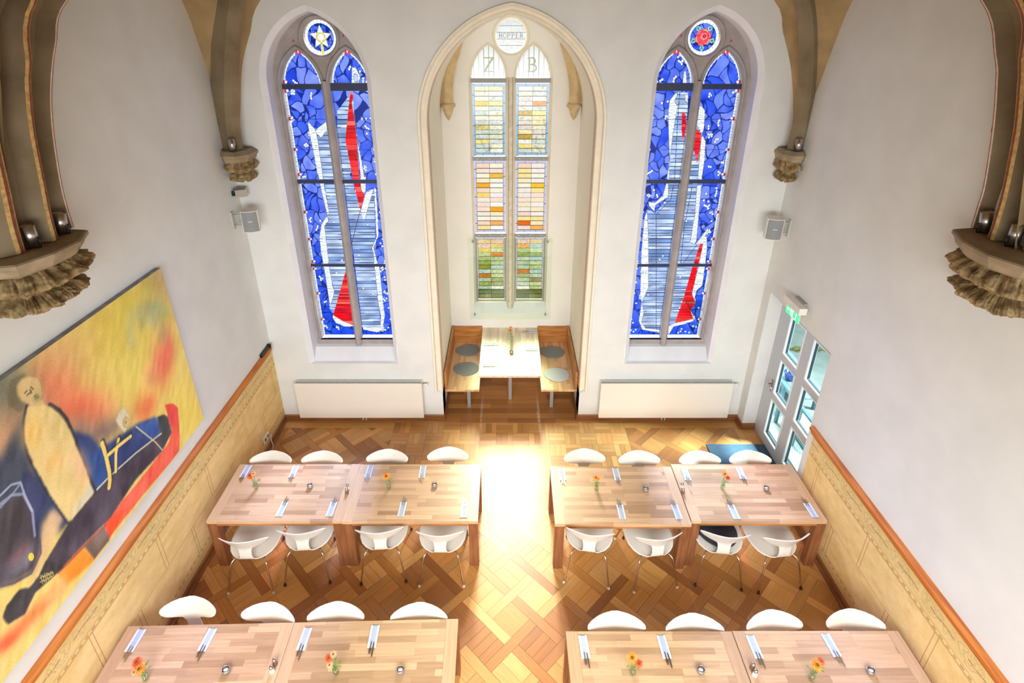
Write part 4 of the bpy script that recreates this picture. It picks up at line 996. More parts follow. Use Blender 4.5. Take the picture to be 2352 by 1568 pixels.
def prof_y(name, wy, x0, x1, m, parent=None):
    bm = bmesh.new(); A = [bm.verts.new((x0, wy - a, z)) for a, z in bp]; B = [bm.verts.new((x1, wy - a, z)) for a, z in bp]; n = len(bp)
    for k in range(n): bm.faces.new((A[k], A[(k + 1) % n], B[(k + 1) % n], B[k]))
    bm.faces.new(A); bm.faces.new(B[::-1]); return from_bm(name, bm, m, parent)
struct(prof_y('baseboard_back', YB, XL, XC - NO[0] + .03, M['basex']), 'wooden baseboard under the left radiator')
struct(prof_y('baseboard_back', YB, XC + NO[0] - .03, XR, M['basex']), 'wooden baseboard under the right radiator')
struct(prof_y('baseboard_reveal', DY1, XR, XR + .24, M['basex']), 'short wooden baseboard beside the terrace door frame')
for sd in (-1, 1):
    bm = bmesh.new(); x = XC + sd * NO[0]; box(bm, min(x, x - sd * .03), max(x, x - sd * .03), 7.49, YNB, 0.012, .10)
    struct(from_bm('baseboard_niche', bm, M['base']), 'wooden baseboard inside the niche under the %s bench' % ('left' if sd < 0 else 'right'))
# clip on the left rail
b = bmesh.new(); box(b, 0, .035, 0, .30, 0, .05); box(b, .0, .05, .28, .31, 0, .06)
o = from_bm('rail_clip', b, M['darkmetal'], bevel=.004); o.location = (XL + .005, 7.12, 1.467); tag(o, 'small grey metal bracket on the end of the left rail', 'bracket')
# socket and cord
e = empty('wall_socket', (XL + .006, 6.77, .25)); tag(e, 'white double power socket low on the yellow left dado', 'socket')
boxo('cover_plate', 0, .012, -.09, .09, -.055, .055, M['plug'], e, .004)
for y in (-.045, .045):
    b = bmesh.new(); lathe(b, [(0, .013), (.024, .013), (.026, .016), (.018, .0165), (0, .0165)], 14, mx=Matrix.Translation((0, y, 0)) @ Matrix.Rotation(PI / 2, 4, 'Y')); from_bm('socket_face', b, M['slot'], e)
b = bmesh.new(); tube(b, crv([(XL + .025, 6.9, .21), (XL + .03, 6.86, .12), (XL + .05, 6.84, .03), (XL + .06, 6.7, .012), (XL + .07, 6.3, .01)], 20), .006, 6)
tag(from_bm('power_cord', b, M['white'], smooth=True), 'thin white power cord running down the left dado below the socket', 'cord')
# door mat
dm = boxo('doormat', 3.12, 4.03, 6.15, 6.90, 0.0, .012, M['doormat'], bevel=.003); tag(dm, 'blue-grey carpet doormat on the parquet at the terrace door', 'doormat')
# ---- terrace door
DX = 4.05
d = empty('door_1', (DX, 6.45, 0)); struct(d, 'grey framed glazed terrace door with white glazing beads')
def dl(o): o.parent = d; o.location = (-DX, -6.45, 0); return o
yA, yB = DY0, DY1
bm = bmesh.new(); box(bm, DX - .02, DX + .08, 7.14, yB, 0, DZ); box(bm, DX - .02, DX + .08, yA - .1, yA, 0, DZ); box(bm, DX - .02, DX + .08, yA, yB, 2.40, DZ); box(bm, DX - .02, DX + .08, yA, 7.14, 0, .03)
dl(from_bm('door_casing', bm, M['doorframe']))
cols = [(6.53, 6.97), (5.86, 6.32)]; rws = [(.19, .85), (.945, 1.545), (1.64, 2.28)]
lp = [[(yA, .03), (7.135, .03), (7.135, 2.40), (yA, 2.40)]]
hl = [[(a, z0), (b_, z0), (b_, z1_), (a, z1_)] for a, b_ in cols for z0, z1_ in rws]
leaf = dl(plate('door_leaf', lp + hl, 'X', DX - .035, DX + .045, M['doorframe']))
for a, b_ in cols:
    for z0, z1_ in rws:
        rc4 = lambda e: [(a + e, z0 + e), (b_ - e, z0 + e), (b_ - e, z1_ - e), (a + e, z1_ - e)]
        bd = dl(plate('glazing_bead', [rc4(.0005), rc4(.022)], 'X', DX - .044, DX - .006, M['doorinner']))
        gk = plate('gasket', [rc4(.0225), rc4(.030)], 'X', DX - .012, DX + .02, M['gasket'], bd)
        gp = boxo('pane', DX, DX + .006, a + .02, b_ - .02, z0 + .02, z1_ - .02, M['clear'], bd)
b = bmesh.new(); box(b, DX - .062, DX - .035, 7.03, 7.07, .92, 1.12); tube(b, [(DX - .06, 7.05, 1.05), (DX - .10, 7.05, 1.05), (DX - .105, 7.03, 1.05), (DX - .105, 6.91, 1.04)], .011, 8)
dl(from_bm('door_handle', b, M['chrome'], bevel=0))
# ---- exit sign
e = empty('exit_sign', (XR, 6.45, 2.72)); tag(e, 'illuminated green and white emergency exit sign hanging above the terrace door', 'exit sign')
boxo('wall_bracket', -.05, 0, -.12, .12, -.04, .05, M['lightbox'], e, .006)
boxo('lamp_housing', -.15, -.05, -.22, .20, -.055, .035, M['white'], e, .01)
P = Paint(-.19, .17, -.20, -.055, .004, (70, 214, 140)); w_ = (240, 255, 246)
P.poly([(.0, -.19), (.0, -.065), (-.11, -.065), (-.11, -.19)], w_); P.poly([(-.02, -.185), (-.02, -.075), (-.09, -.075), (-.09, -.185)], (60, 200, 130))
P.line([(.045, -.09), (.03, -.12), (.045, -.15), (.02, -.175)], .016, w_); P.line([(.03, -.12), (.0, -.13)], .014, w_); P.line([(.03, -.12), (.06, -.125)], .012, w_); P.disc((.047, -.078), .012, w_)
P.line([(.09, -.13), (.15, -.13)], .016, w_); P.poly([(.085, -.13), (.115, -.105), (.115, -.155)], w_)
s = P.build('sign_plate', M['exit'], lambda X, Z: np.stack([np.full(X.shape, -.108), X, Z], 1), parent=e)
boxo('sign_plate_back', -.107, -.100, -.19, .17, -.20, -.055, M['white'], e)
# ================================================================== OUTSIDE
struct(boxo('ground_terrace', XR + .45, 9.5, 3.0, 12.0, -.08, -.02, M['terrace']), 'pale stone terrace outside the door')
bm = bmesh.new(); box(bm, 7.4, 9.6, 2.0, 13, -.1, .9); struct(from_bm('ground_bank', bm, M['outwall']), 'pale rendered bank wall beyond the terrace')
bm = bmesh.new()
for k in range(40):
    y = 4.9 + k * .065; box(bm, y, y + .06, 9.70 + .03 * math.sin(k * 2.1), 9.82 + .04 * math.sin(k * 1.3), -.03, .0 + .02 * math.sin(k))
tag(from_bm('moss_strip', bm, M['moss']), 'yellow-green moss strip on the terrace seen through the top door panes', 'moss', kind='stuff')
def slat_bench(x, y):
    e = empty('slatted_bench', (x, y, -.02)); tag(e, 'pale blue slatted wooden bench on the terrace behind the door glass', 'bench')
    for k in range(6): boxo('slat', -.30 + k * .105, -.30 + k * .105 + .092, -1.1, 1.1, .42, .45, M['bluewood'], e)
    for yy in (-.8, .0, .8):
        b = bmesh.new(); box(b, -.30, .34, yy - .03, yy + .03, .36, .42); box(b, -.28, -.22, yy - .03, yy + .03, 0, .36); box(b, .26, .32, yy - .03, yy + .03, 0, .36); from_bm('trestle', b, M['bluepost'], e)
slat_bench(4.98, 8.62)
e = empty('terrace_railing', (4.46, 7.35, -.02)); tag(e, 'blue-grey metal railing close outside the terrace door', 'railing')
boxo('handrail', -.02, .03, -1.5, 1.3, .72, .76, M['bluepost'], e)
for y in (-1.1, -.45, .12, .75): boxo('post', -.02, .02, y - .03, y + .03, 0, .72, M['bluepost'], e)
e = empty('flower_pot', (4.86, 8.05, .431)); tag(e, 'cobalt blue glazed flower pot with green plant on the terrace bench', 'plant pot')
b = bmesh.new(); lathe(b, [(0, 0), (.07, 0), (.10, .12), (.11, .15), (.095, .15), (.08, .1), (0, .1)], 16); from_bm('pot', b, M['potblue'], e)
b = bmesh.new()
for k in range(26):
    a = random.uniform(0, 2 * PI); r_ = random.uniform(.02, .1); h = random.uniform(.16, .28); p = Vector((math.cos(a) * r_, math.sin(a) * r_, h)); q = Vector((math.cos(a), math.sin(a), .5)) * .05; s_ = Vector((-math.sin(a), math.cos(a), 0)) * .02
    vs = [b.verts.new(v) for v in (p, p + q * .5 + s_, p + q, p + q * .5 - s_)]; b.faces.new(vs)
from_bm('foliage', b, M['leafgreen'], e)
e = empty('folded_awning', (4.76, 7.1, -.02)); tag(e, 'folded teal and white striped canvas lying outside the lower door panes', 'canvas')
for k in range(7):
    boxo('canvas_fold', -.20 + .01 * (k % 3), .12 + .012 * (k % 2), -.50 + .02 * k, .30 + .015 * (k % 3), .0 + k * .035, .026 + k * .035, M['teal'] if k % 2 else M['white'], e, .01)
P = Paint(4.28, 4.62, 5.9, 6.95, .009, (206, 226, 216))
for i in range(10):
    for j in range(28): P.disc((4.30 + i * .035 + (j % 2) * .017, 5.92 + j * .037), .009, (110, 150, 130))
o = P.build('boot_scraper_grate', M['grate'], lambda X, Z: np.stack([X, Z, np.full(X.shape, .003)], 1)); tag(o, 'perforated metal grate on the step outside the terrace door', 'grate')
lawn = struct(boxo('ground_lawn', -2.3, 2.4, YB + 2.4, 15.5, -1.5, -1.4, M['lawn']), 'green lawn behind the building')
# ================================================================== BIG PAINTING
def blur(m, n):
    for _ in range(2):
        for ax in (0, 1):
            c = np.cumsum(np.pad(m, [(n + 1, n) if a == ax else (0, 0) for a in (0, 1)], mode='edge'), axis=ax)
            k = 2 * n + 1
            m = (c[k:, :] - c[:-k, :]) / k if ax == 0 else (c[:, k:] - c[:, :-k]) / k
    return m
def artwork():
    X0 = -3.65; P = Paint(2.15, 5.40, 1.70, 3.68, .0062, (226, 204, 112))
    def q4(x, y): return oX(x / 2.24, 600 + y / 2.24, X0)
    def qc(x, y): return oX(x / 4.357, 840 + y / 4.357, X0)
    def ql(x, y): return oX(x / 3.75, 1150 + y / 3.75, X0)
    def sp(f, l, col, soft=4, a=1.0, tex=0):
        m = np.zeros(P.X.shape); sl, k = P.mask(mp(f, l)); m[sl] = k
        if soft: m = blur(m, max(1, int(soft * .6)))
        m = m * a
        cc = np.array(col, float) + (noise2(P.X.shape, 16, int(sum(col)), (1, 1))[..., None] * tex if tex else 0)
        P.c = P.c * (1 - m[..., None]) + cc * m[..., None]
    def bl(u, v, rx, rz, col, a, ang=0): P.blob(oX(u, v, X0), rx, rz, ang, col, a)
    bl(365, 640, .35, .30, (186, 158, 112), .9); bl(300, 720, .5, .35, (214, 204, 70), .7); bl(240, 770, .4, .3, (226, 200, 70), .7); bl(330, 860, .5, .5, (238, 218, 96), .8)
    bl(120, 850, .5, .35, (226, 180, 120), .8); bl(430, 940, .35, .6, (240, 214, 90), .8); bl(440, 830, .2, .4, (238, 208, 120), .6)
    bl(372, 835, .16, .26, (236, 110, 78), .95, -.4); bl(388, 800, .10, .2, (232, 104, 76), .8, -.3); bl(350, 860, .14, .12, (238, 150, 110), .7)
    bl(110, 900, .12, .22, (222, 100, 66), .6); bl(175, 935, .32, .15, (238, 104, 70), .9, -.5); bl(140, 900, .2, .25, (232, 120, 84), .7); bl(215, 960, .25, .12, (230, 120, 90), .8, -.4)
    bl(330, 940, .14, .16, (236, 108, 60), .8, .5); bl(345, 925, .1, .1, (240, 120, 70), .7)
    bl(240, 990, .30, .12, (120, 96, 96), .85, -.4); bl(185, 1000, .12, .18, (128, 112, 100), .8); bl(60, 1010, .3, .3, (210, 170, 120), .5)
    for (cx_, cy_, rx, rz, a0, a1, col, w) in ((352, 760, .14, .30, -.5, 2.6, (150, 150, 112), .05), (330, 770, .18, .26, .2, 3.0, (176, 186, 150), .06), (365, 726, .1, .12, 0, 2.6, (140, 184, 150), .03)):
        c = oX(cx_, cy_, X0); P.line([(c[0] + rx * math.cos(t), c[1] + rz * math.sin(t)) for t in np.linspace(a0, a1, 14)], w * .6, col, .06, .38)
    bl(8, 905, .25, .3, (78, 96, 92), .85); bl(0, 960, .2, .2, (90, 104, 92), .7); bl(20, 1010, .25, .3, (208, 150, 110), .8); bl(90, 960, .12, .12, (150, 140, 120), .6)
    # dark ground left of the figure, navy on its right
    sp(q4, [(-200, 1100), (0, 1010), (60, 900), (120, 790), (135, 760), (130, 900), (170, 1060), (250, 1180), (350, 1340), (310, 1400), (240, 1330), (180, 1568), (-250, 1650)], (56, 66, 84), 10, 1, 34)
    sp(q4, [(120, 1080), (200, 1090), (350, 1340), (315, 1370), (230, 1260), (205, 1480), (150, 1400), (110, 1140)], (40, 52, 96), 6, .9, 24)
    sp(q4, [(370, 870), (470, 900), (520, 960), (640, 880), (700, 840), (800, 800), (832, 880), (640, 1070), (480, 1195), (430, 1080), (390, 950)], (40, 62, 118), 5, 1, 34)
    sp(q4, [(440, 1010), (530, 960), (560, 1110), (480, 1190)], (30, 78, 150), 7, .8, 24)
    sp(q4, [(700, 840), (820, 800), (835, 880), (780, 930)], (48, 92, 170), 4, .8, 26)
    sp(ql, [(0, 700), (0, 1110), (80, 1110), (150, 1010), (330, 860), (560, 700), (600, 760), (350, 1000), (0, 1480), (0, 1568), (-600, 1568), (-600, 700)], (222, 196, 120), 12, .9, 20)
    sp(ql, [(150, 1050), (330, 880), (420, 800), (500, 760), (480, 830), (200, 1150), (0, 1330), (-100, 1350), (-100, 1200), (20, 1180)], (236, 132, 72), 10, .95, 30)
    sp(ql, [(20, 1200), (120, 1150), (190, 1090), (100, 1230), (0, 1290), (-80, 1290)], (232, 92, 62), 8, .9)
    sp(ql, [(560, 120), (420, 420), (330, 640), (250, 740), (330, 480), (360, 200), (450, 60)], (222, 186, 138), 8, .9, 20)
    # vessel on the left
    sp(ql, [(-400, -100), (0, 30), (200, -60), (280, 90), (300, 280), (350, 420), (280, 600), (120, 700), (0, 735), (-400, 760)], (62, 58, 66), 6, 1, 30)
    sp(ql, [(-400, 480), (0, 560), (200, 420), (260, 300), (300, 420), (230, 600), (0, 730), (-400, 740)], (112, 108, 124), 9, .7, 50)
    sp(ql, [(40, 560), (180, 420), (230, 330), (240, 400), (150, 500)], (140, 64, 66), 8, .7, 20)
    P.line(mp(ql, [(-60, 60), (0, 30), (100, -50), (200, -60), (280, 90), (300, 300)]), .012, (150, 160, 190), .006, .8)
    P.line(mp(qc, [(0, 1300), (110, 1190), (205, 1165), (250, 1300), (320, 1450)]), .010, (166, 180, 206), .004, .85)
    P.line(mp(qc, [(0, 1420), (120, 1290), (205, 1175)]), .008, (150, 160, 186), .004, .8)
    P.line(mp(ql, [(340, 330), (350, 450), (270, 620), (120, 705), (0, 735), (-200, 740)]), .014, (92, 80, 96), .006, .9)
    P.disc(ql(268, 482), .022, (244, 214, 70), None, 0, .035)
    # orange to red band under the boat, grey patch, boat hull
    sp(q4, [(850, 738), (890, 732), (915, 755), (925, 900), (922, 975), (880, 1030), (720, 1220), (560, 1425), (535, 1340), (700, 1150), (800, 1020), (870, 930), (880, 870)], (240, 96, 70), 2, 1, 34)
    sp(q4, [(850, 738), (890, 732), (915, 755), (918, 850), (880, 850)], (232, 72, 66), 2, 1)
    sp(ql, [(905, 200), (1000, 100), (1090, 60), (940, 330), (925, 290)], (250, 84, 44), 3, 1, 20)
    sp(ql, [(720, 390), (905, 215), (945, 330), (810, 505)], (112, 92, 84), 3, 1, 60)
    sp(ql, [(715, 395), (812, 500), (700, 620), (560, 740), (500, 640), (600, 480)], (244, 152, 48), 4, 1, 34)
    sp(ql, [(560, 640), (600, 760), (440, 860), (330, 900), (480, 700)], (238, 178, 104), 8, .9, 20)
    P.line(mp(ql, [(505, 610), (720, 392), (905, 210)]), .02, (160, 70, 70), .008, .7)
    hull = mp(q4, [(842, 788), (862, 800), (882, 880), (835, 975), (700, 1120), (560, 1330)]) + mp(ql, [(900, 195), (700, 395), (470, 640), (300, 790), (215, 970), (70, 1060), (25, 1000), (60, 900), (170, 765), (255, 750), (335, 650), (400, 510), (580, 210)]) + mp(q4, [(480, 1195), (640, 1050), (790, 915), (832, 880), (810, 800)])
    m = np.zeros(P.X.shape); sl, k = P.mask(hull); m[sl] = k; m = blur(m, 1)[..., None]
    P.c = P.c * (1 - m) + (np.array((66, 58, 72.)) + noise2(P.X.shape, 14, 3, (2, 1))[..., None] * 40) * m
    sp(ql, [(400, 510), (560, 560), (470, 640), (300, 790), (215, 970), (70, 1060), (25, 1000), (60, 900), (170, 765), (255, 750), (335, 650)], (44, 44, 46), 3, .85, 20)
    sp(q4, [(842, 788), (862, 800), (882, 880), (845, 940), (820, 900), (815, 820)], (60, 66, 62), 3, .8)
    P.line(mp(q4, [(480, 1192), (560, 1110), (700, 985), (830, 885)]), .012, (218, 214, 160), .003, .9)
    P.line(mp(q4, [(700, 850), (750, 890), (800, 930), (835, 970)]), .010, (216, 206, 150), .003, .85)
    for a in range(7): P.line(mp(ql, [(350 + a * 16, 640 + a * -6), (372 + a * 15, 715 - a * 12)]), .006, (214, 196, 110), 0, .8)
    P.line(mp(ql, [(340, 665), (460, 615)]), .006, (214, 196, 110)); P.line(mp(ql, [(345, 700), (450, 650)]), .005, (214, 196, 110))
    # figure
    body = mp(qc, [(280, 400), (340, 385), (400, 372), (500, 405), (590, 470), (650, 545), (700, 640), (745, 750), (800, 900), (860, 1040), (900, 1160), (942, 1262), (800, 1420), (690, 1565), (600, 1440), (500, 1290), (420, 1140), (345, 1010), (290, 880), (255, 760), (245, 640), (255, 500)])
    P.line(mp(qc, [(500, 400), (590, 455), (660, 540), (705, 640), (760, 780), (850, 1010), (945, 1262)]), .03, (38, 38, 52), .012, .9)
    P.line(mp(qc, [(275, 400), (248, 560), (250, 740), (290, 890), (345, 1010), (500, 1290), (690, 1560)]), .024, (34, 38, 58), .012, .9)
    m = np.zeros(P.X.shape); sl, k = P.mask(body); m[sl] = k; m = blur(m, 1)[..., None]
    P.c = P.c * (1 - m) + (np.array((230, 206, 136.)) + noise2(P.X.shape, 7, 8, (1, 1))[..., None] * 22) * m
    for u, v, col in ((310, 700, (238, 190, 90)), (540, 950, (240, 186, 104)), (330, 600, (238, 196, 110)), (780, 950, (236, 190, 150)), (840, 1080, (236, 184, 140))):
        c = qc(u, v); P.blob(c, .09, .1, 0, col, .6)
    sp(qc, [(880, 1190), (942, 1262), (800, 1420), (690, 1565), (760, 1400), (850, 1290)], (206, 206, 190), 4, .9)
    P.line([(p[0] - .03, p[1] + .0) for p in mp(qc, [(250, 110), (170, 160), (145, 240), (160, 330), (230, 380)])], .045, (104, 100, 76), .02, .75)
    c = qc(295, 240); hd = mp(qc, [(295, 100), (370, 115), (415, 190), (425, 280), (405, 350), (350, 390), (290, 385), (220, 350), (175, 280), (170, 200), (215, 130)]); sp(qc, [(295, 100), (370, 115), (415, 190), (425, 280), (405, 350), (350, 390), (290, 385), (220, 350), (175, 280), (170, 200), (215, 130)], (208, 182, 122), 1, 1, 16)
    P.line(hd + [hd[0]], .006, (176, 150, 100), .003, .7); sp(qc, [(290, 370), (420, 340), (440, 390), (300, 410)], (214, 188, 126), 3, 1)
    for l in ([(248, 272), (270, 248)], [(308, 212), (332, 234)], [(272, 294), (302, 268)], [(300, 240), (316, 262), (306, 276)], [(345, 306), (368, 292)], [(355, 326), (384, 310)]): P.line(mp(qc, l), .007, (96, 84, 62), .003, .9)
    bl(85, 913, .03, .03, (130, 134, 90), .7)
    # sticks and flame
    for l, w in (([(1022, 775), (1060, 900), (1095, 1060), (1100, 1150), (1092, 1215)], .040), ([(1186, 735), (1160, 880), (1158, 1055)], .030), ([(1078, 895), (1200, 790), (1307, 705)], .030)):
        P.line([(a + .014, b_ + .01) for a, b_ in mp(qc, l)], w * 1.2, (30, 34, 56), .008, .6); P.line(mp(qc, l), w, (238, 208, 104), .003)
    fl = mp(qc, [(1240, 415), (1290, 500), (1300, 560), (1250, 668), (1195, 610), (1160, 550), (1190, 470)]); sp(qc, [(1240, 415), (1290, 500), (1300, 560), (1250, 668), (1195, 610), (1160, 550), (1190, 470)], (214, 210, 178), 2, .95, 20)
    c = qc(1262, 565); P.disc(c, .04, (206, 180, 120), (170, 140, 90), .006, .05); P.disc(c, .015, (170, 140, 90))
    # brush texture
    nn = noise2((P.nz * 2, P.nx * 2), 60, 44, (2.6, .5)); jj, ii = np.indices(P.X.shape); ss = nn[np.clip((jj * .8 + ii * .55), 0, P.nz * 2 - 1).astype(int), np.clip((ii * .8 - jj * .55 + P.nz * .6), 0, P.nx * 2 - 1).astype(int)]
    P.c += (ss * 20 + noise2(P.X.shape, 200, 45, (1, 1)) * 8)[..., None] * np.array((1, 1, 1.15)) + 7
    P.c[:] = np.clip(P.c, 0, 255)
    return P
pt = empty('abstract_painting', (XL, 3.77, 1.70)); tag(pt, 'huge yellow abstract oil painting with a pale standing figure and dark boat', 'painting')
P = artwork(); P.build('canvas', M['art'], lambda X, Z: np.stack([np.full(X.shape, -3.65 - XL), X - 3.77, Z - 1.70], 1), parent=pt)
boxo('stretcher', .004, .058, 2.15 - 3.77, 5.40 - 3.77, 0, 1.98, M['canvas_edge'], pt)
# ================================================================== FURNITURE
SIDE = {-1: 'left', 1: 'right'}
# ---- dining tables
TW, TD, TH_ = 1.585, .925, .75
def make_table(w):
    t = empty('dining_table')
    e = .115
    boxo('tabletop', -w / 2 + e, w / 2 - e, -TD / 2, TD / 2, TH_ - .045, TH_, M['table'], t, .002)
    for s in (-1, 1): boxo('end_board', min(s * w / 2, s * (w / 2 - e + .001)), max(s * w / 2, s * (w / 2 - e + .001)), -TD / 2, TD / 2, TH_ - .0452, TH_ + .0002, M['tableend'], t, .002)
    for s in (-1, 1): boxo('apron', -w / 2 + .11, w / 2 - .11, min(s * TD / 2, s * (TD / 2 - .022)) + (.001 if s < 0 else -.001), max(s * TD / 2, s * (TD / 2 - .022)) + (.001 if s < 0 else -.001), TH_ - .075, TH_ - .0455, M['tableedge'], t)
    for sx in (-1, 1):
        for sy in (-1, 1):
            x0, x1 = sorted((sx * w / 2, sx * (w / 2 - .112))); y0, y1 = sorted((sy * TD / 2, sy * (TD / 2 - .09))); boxo('leg', x0, x1, y0, y1, 0, TH_ - .046, M['tableleg'], t, .003)
    return t
t0 = make_table(1.583)
tabs = []
def table(loc, rz, label, first=False):
    t = t0 if first else dup(t0, loc, rz)
    t.location = loc; t.rotation_euler = (0, 0, rz); tag(t, label, 'table', 'long wooden dining tables'); tabs.append(t)
table((-3.517 + .792, 5.203, 0), .003, 'wooden dining table of the window row beside the painted left dado', True)
table((-.349 - .7915, 5.200, 0), .003, 'wooden dining table of the window row on the left edge of the aisle')
table((.552 + .792, 5.160, 0), -.004, 'wooden dining table of the window row on the right edge of the aisle')
table((3.730 - .792, 5.203, 0), -.002, 'wooden dining table of the window row nearest the terrace door')
r2 = math.radians(1.35)
def rt(x, y, d): return (x + d * math.cos(r2) + .46 * math.sin(r2), y + d * math.sin(r2) - .4625 * math.cos(r2), 0)
table(rt(-3.651, 3.486, .793), r2, 'wooden dining table in the front row under the big abstract painting')
table(rt(-3.651, 3.486, .793 + 1.586), r2, 'wooden dining table in the front row on the left edge of the aisle')
table((.550 + .797, 3.437 - .4625, 0), 0, 'wooden dining table in the front row on the right edge of the aisle')
table((.550 + 2.388, 3.441 - .4625, 0), 0, 'wooden dining table in the front row against the right dado')
# ---- white shell chairs
def shell_mesh():
    rows = [(.300, .442, .10, 0), (.292, .452, .19, 0), (.262, .458, .245, 0), (.20, .455, .278, 0), (.10, .448, .292, 0), (0, .442, .294, 0), (-.09, .436, .280, 0), (-.165, .430, .245, 0), (-.215, .428, .195, 0), (-.248, .432, .135, 0),
            (-.268, .450, .090, .1), (-.278, .490, .074, .2), (-.278, .535, .070, .35), (-.275, .575, .073, .5), (-.275, .605, .078, .8), (-.279, .628, .090, 1), (-.283, .640, .130, 1), (-.289, .655, .188, 1), (-.298, .675, .238, 1), (-.309, .700, .272, 1),
            (-.319, .723, .288, 1), (-.328, .745, .284, 1), (-.338, .767, .250, 1), (-.347, .787, .190, 1), (-.353, .800, .12, 1), (-.356, .808, .045, 1)]
    nu = 13; V, Fc = [], []
    for y, z, hw, b in rows:
        for i in range(nu):
            u = -1 + 2 * i / (nu - 1); x = u * hw
            yy = y + b * (.085 * (abs(x) / .284) ** 1.8) ; zz = z + (0 if b else .022 * (abs(x) / .29) ** 2.2 * (1 if y < .28 else .3))
            if b >= .8: yy += .25 * max(0, .745 - z) * (abs(x) / .284) ** 1.5
            if b >= .8: zz += .006 * (abs(x) / .284) ** 2 + .008 * (abs(x) / .284) ** 2 * (1 if z > .7 else .2)
            V.append((x * (.965 if b > .7 else .97), yy, zz))
    n = len(rows)
    for j in range(n - 1):
        for i in range(nu - 1): a = j * nu + i; Fc.append((a, a + 1, a + nu + 1, a + nu))
    me = bpy.data.meshes.new('shell'); me.from_pydata(V, [], Fc)
    bm = bmesh.new(); bm.from_mesh(me); bmesh.ops.smooth_vert(bm, verts=[v for v in bm.verts if not v.is_boundary], factor=.5, use_axis_x=True, use_axis_y=True, use_axis_z=True)
    bmesh.ops.subdivide_edges(bm, edges=bm.edges, cuts=1, use_grid_fill=True, smooth=.7)
    bmesh.ops.recalc_face_normals(bm, faces=bm.faces)
    bmesh.ops.solidify(bm, geom=bm.faces, thickness=.010)
    bm.to_mesh(me); bm.free()
    for p in me.polygons: p.use_smooth = True
    return me
def make_chair(cap):
    t = empty('shell_chair')
    mesh_obj('seat_shell', shell_mesh(), M['chair'], t)
    b = bmesh.new(); lathe(b, [(0, .400), (.10, .400), (.115, .41), (.115, .428), (0, .428)], 16); from_bm('seat_plate', b, M['chrome'], t)
    for sx in (-1, 1):
        for sy in (-1, 1):
            b = bmesh.new(); tube(b, crv([(sx * .05, sy * .07, .405), (sx * .14, sy * .19, .408), (sx * .192, sy * .262, .385), (sx * .215, sy * .30, .30), (sx * .262, sy * .375, .012)], 22), .0095, 10)
            lg = from_bm('leg', b, M['chrome'], t, smooth=True)
            b = bmesh.new(); lathe(b, [(0, 0), (.016, 0), (.018, .008), (.014, .026), (0, .028)], 12, (sx * .262, sy * .377, 0)); from_bm('foot_cap', b, cap, lg)
    return t
cw, cb = make_chair(M['clearcap']), make_chair(M['rubber'])
used = set()
def chair(x, y, rz, label, cap, group):
    src = cw if cap == 'w' else cb
    if cap not in used: used.add(cap); c = src; c.location = (x, y, 0); c.rotation_euler = (0, 0, rz)
    else: c = dup(src, (x, y, 0), rz)
    tag(c, label, 'chair', group); return c
def wing(u, v, z, rz):   # chair origin from the pixel of its top edge
    x, y = oZ(u, v, z); return x - .345 * math.sin(rz), y + .345 * math.cos(rz)
G1, G2, G3 = 'chairs on the near side of the window row', 'chairs on the far side of the window row', 'chairs on the far side of the front row'
near = [(548, 1245, -.12 + .14, 'w', 'white shell chair with clear feet, near side of window row, beside left dado'), (684, 1225, .06, 'b', 'white shell chair with brown feet, second from left dado, near side of window row'),
        (867, 1223, .07, 'b', 'white shell chair, near side of window row, just right of the left double table leg'), (1007, 1230, .0, 'w', 'white shell chair on the near side of window row, left of the aisle'),
        (1356, 1228, -.16, 'w', 'white shell chair on the near side of window row, right of the aisle'), (1522, 1238, .12, 'w', 'white shell chair, near side of window row, just left of the right double table leg'),
        (1674, 1233, -.12, 'b', 'white shell chair with brown feet carrying a charcoal felt seat pad'), (1821, 1240, .11, 'b', 'white shell chair, near side of window row, last before the right dado')]
nc = []
for u, v, rz, cap, lab in near:
    x, y = wing(u, v, .80, rz); nc.append((chair(x, y, rz, lab, cap, G1), x, y, rz))
far = [(628, 1036, PI + .02, 'white shell chair facing the camera, far side of window row, nearest the left dado'), (743, 1036, PI - .02, 'white shell chair facing the camera, far side, second from the left dado, below left radiator'),
       (892, 1032, PI, 'white shell chair facing the camera, far side, third from left dado, behind the orange gerbera'), (1031, 1027, PI + .02, 'white shell chair facing the camera, far side of window row, left of the aisle'),
       (1341, 1031, PI, 'white shell chair facing the camera, far side of window row, right of the aisle'), (1465, 1035, PI, 'white shell chair facing the camera, far side, second to the right of the aisle'),
       (1603, 1036, PI, 'white shell chair facing the camera, far side, third to the right of the aisle'), (1717, 1035, PI - .02, 'white shell chair facing the camera, far side, right in front of the blue-grey doormat')]
for u, v, rz, lab in far:
    x, y = oZ(u, v, .80); chair(x, y - .352, rz, lab, 'b', G2)
front = [(441, 1371, PI + .0, .80, 'white shell chair pulled furthest out, front row far side, beside the left dado'), (615, 1384, PI - .14, .80, 'white shell chair turned slightly, front row far side, second from the left dado'),
         (778, 1383, PI + .03, .80, 'white shell chair, front row far side, third from the left dado'), (965, 1385, PI, .80, 'white shell chair, front row far side, left of the aisle'),
         (1413, 1405, PI, .80, 'white shell chair, front row far side, right of the aisle'), (1589, 1410, PI - .02, .80, 'white shell chair, front row far side, second to the right of the aisle'),
         (1774, 1402, PI + .06, .80, 'white shell chair, front row far side, second from the right dado'), (1951, 1400, PI - .06, .80, 'white shell chair, front row far side, beside the right dado')]
for u, v, rz, z, lab in front:
    x, y = oZ(u, v, z); chair(x, y - .352, rz, lab, 'b', G3)
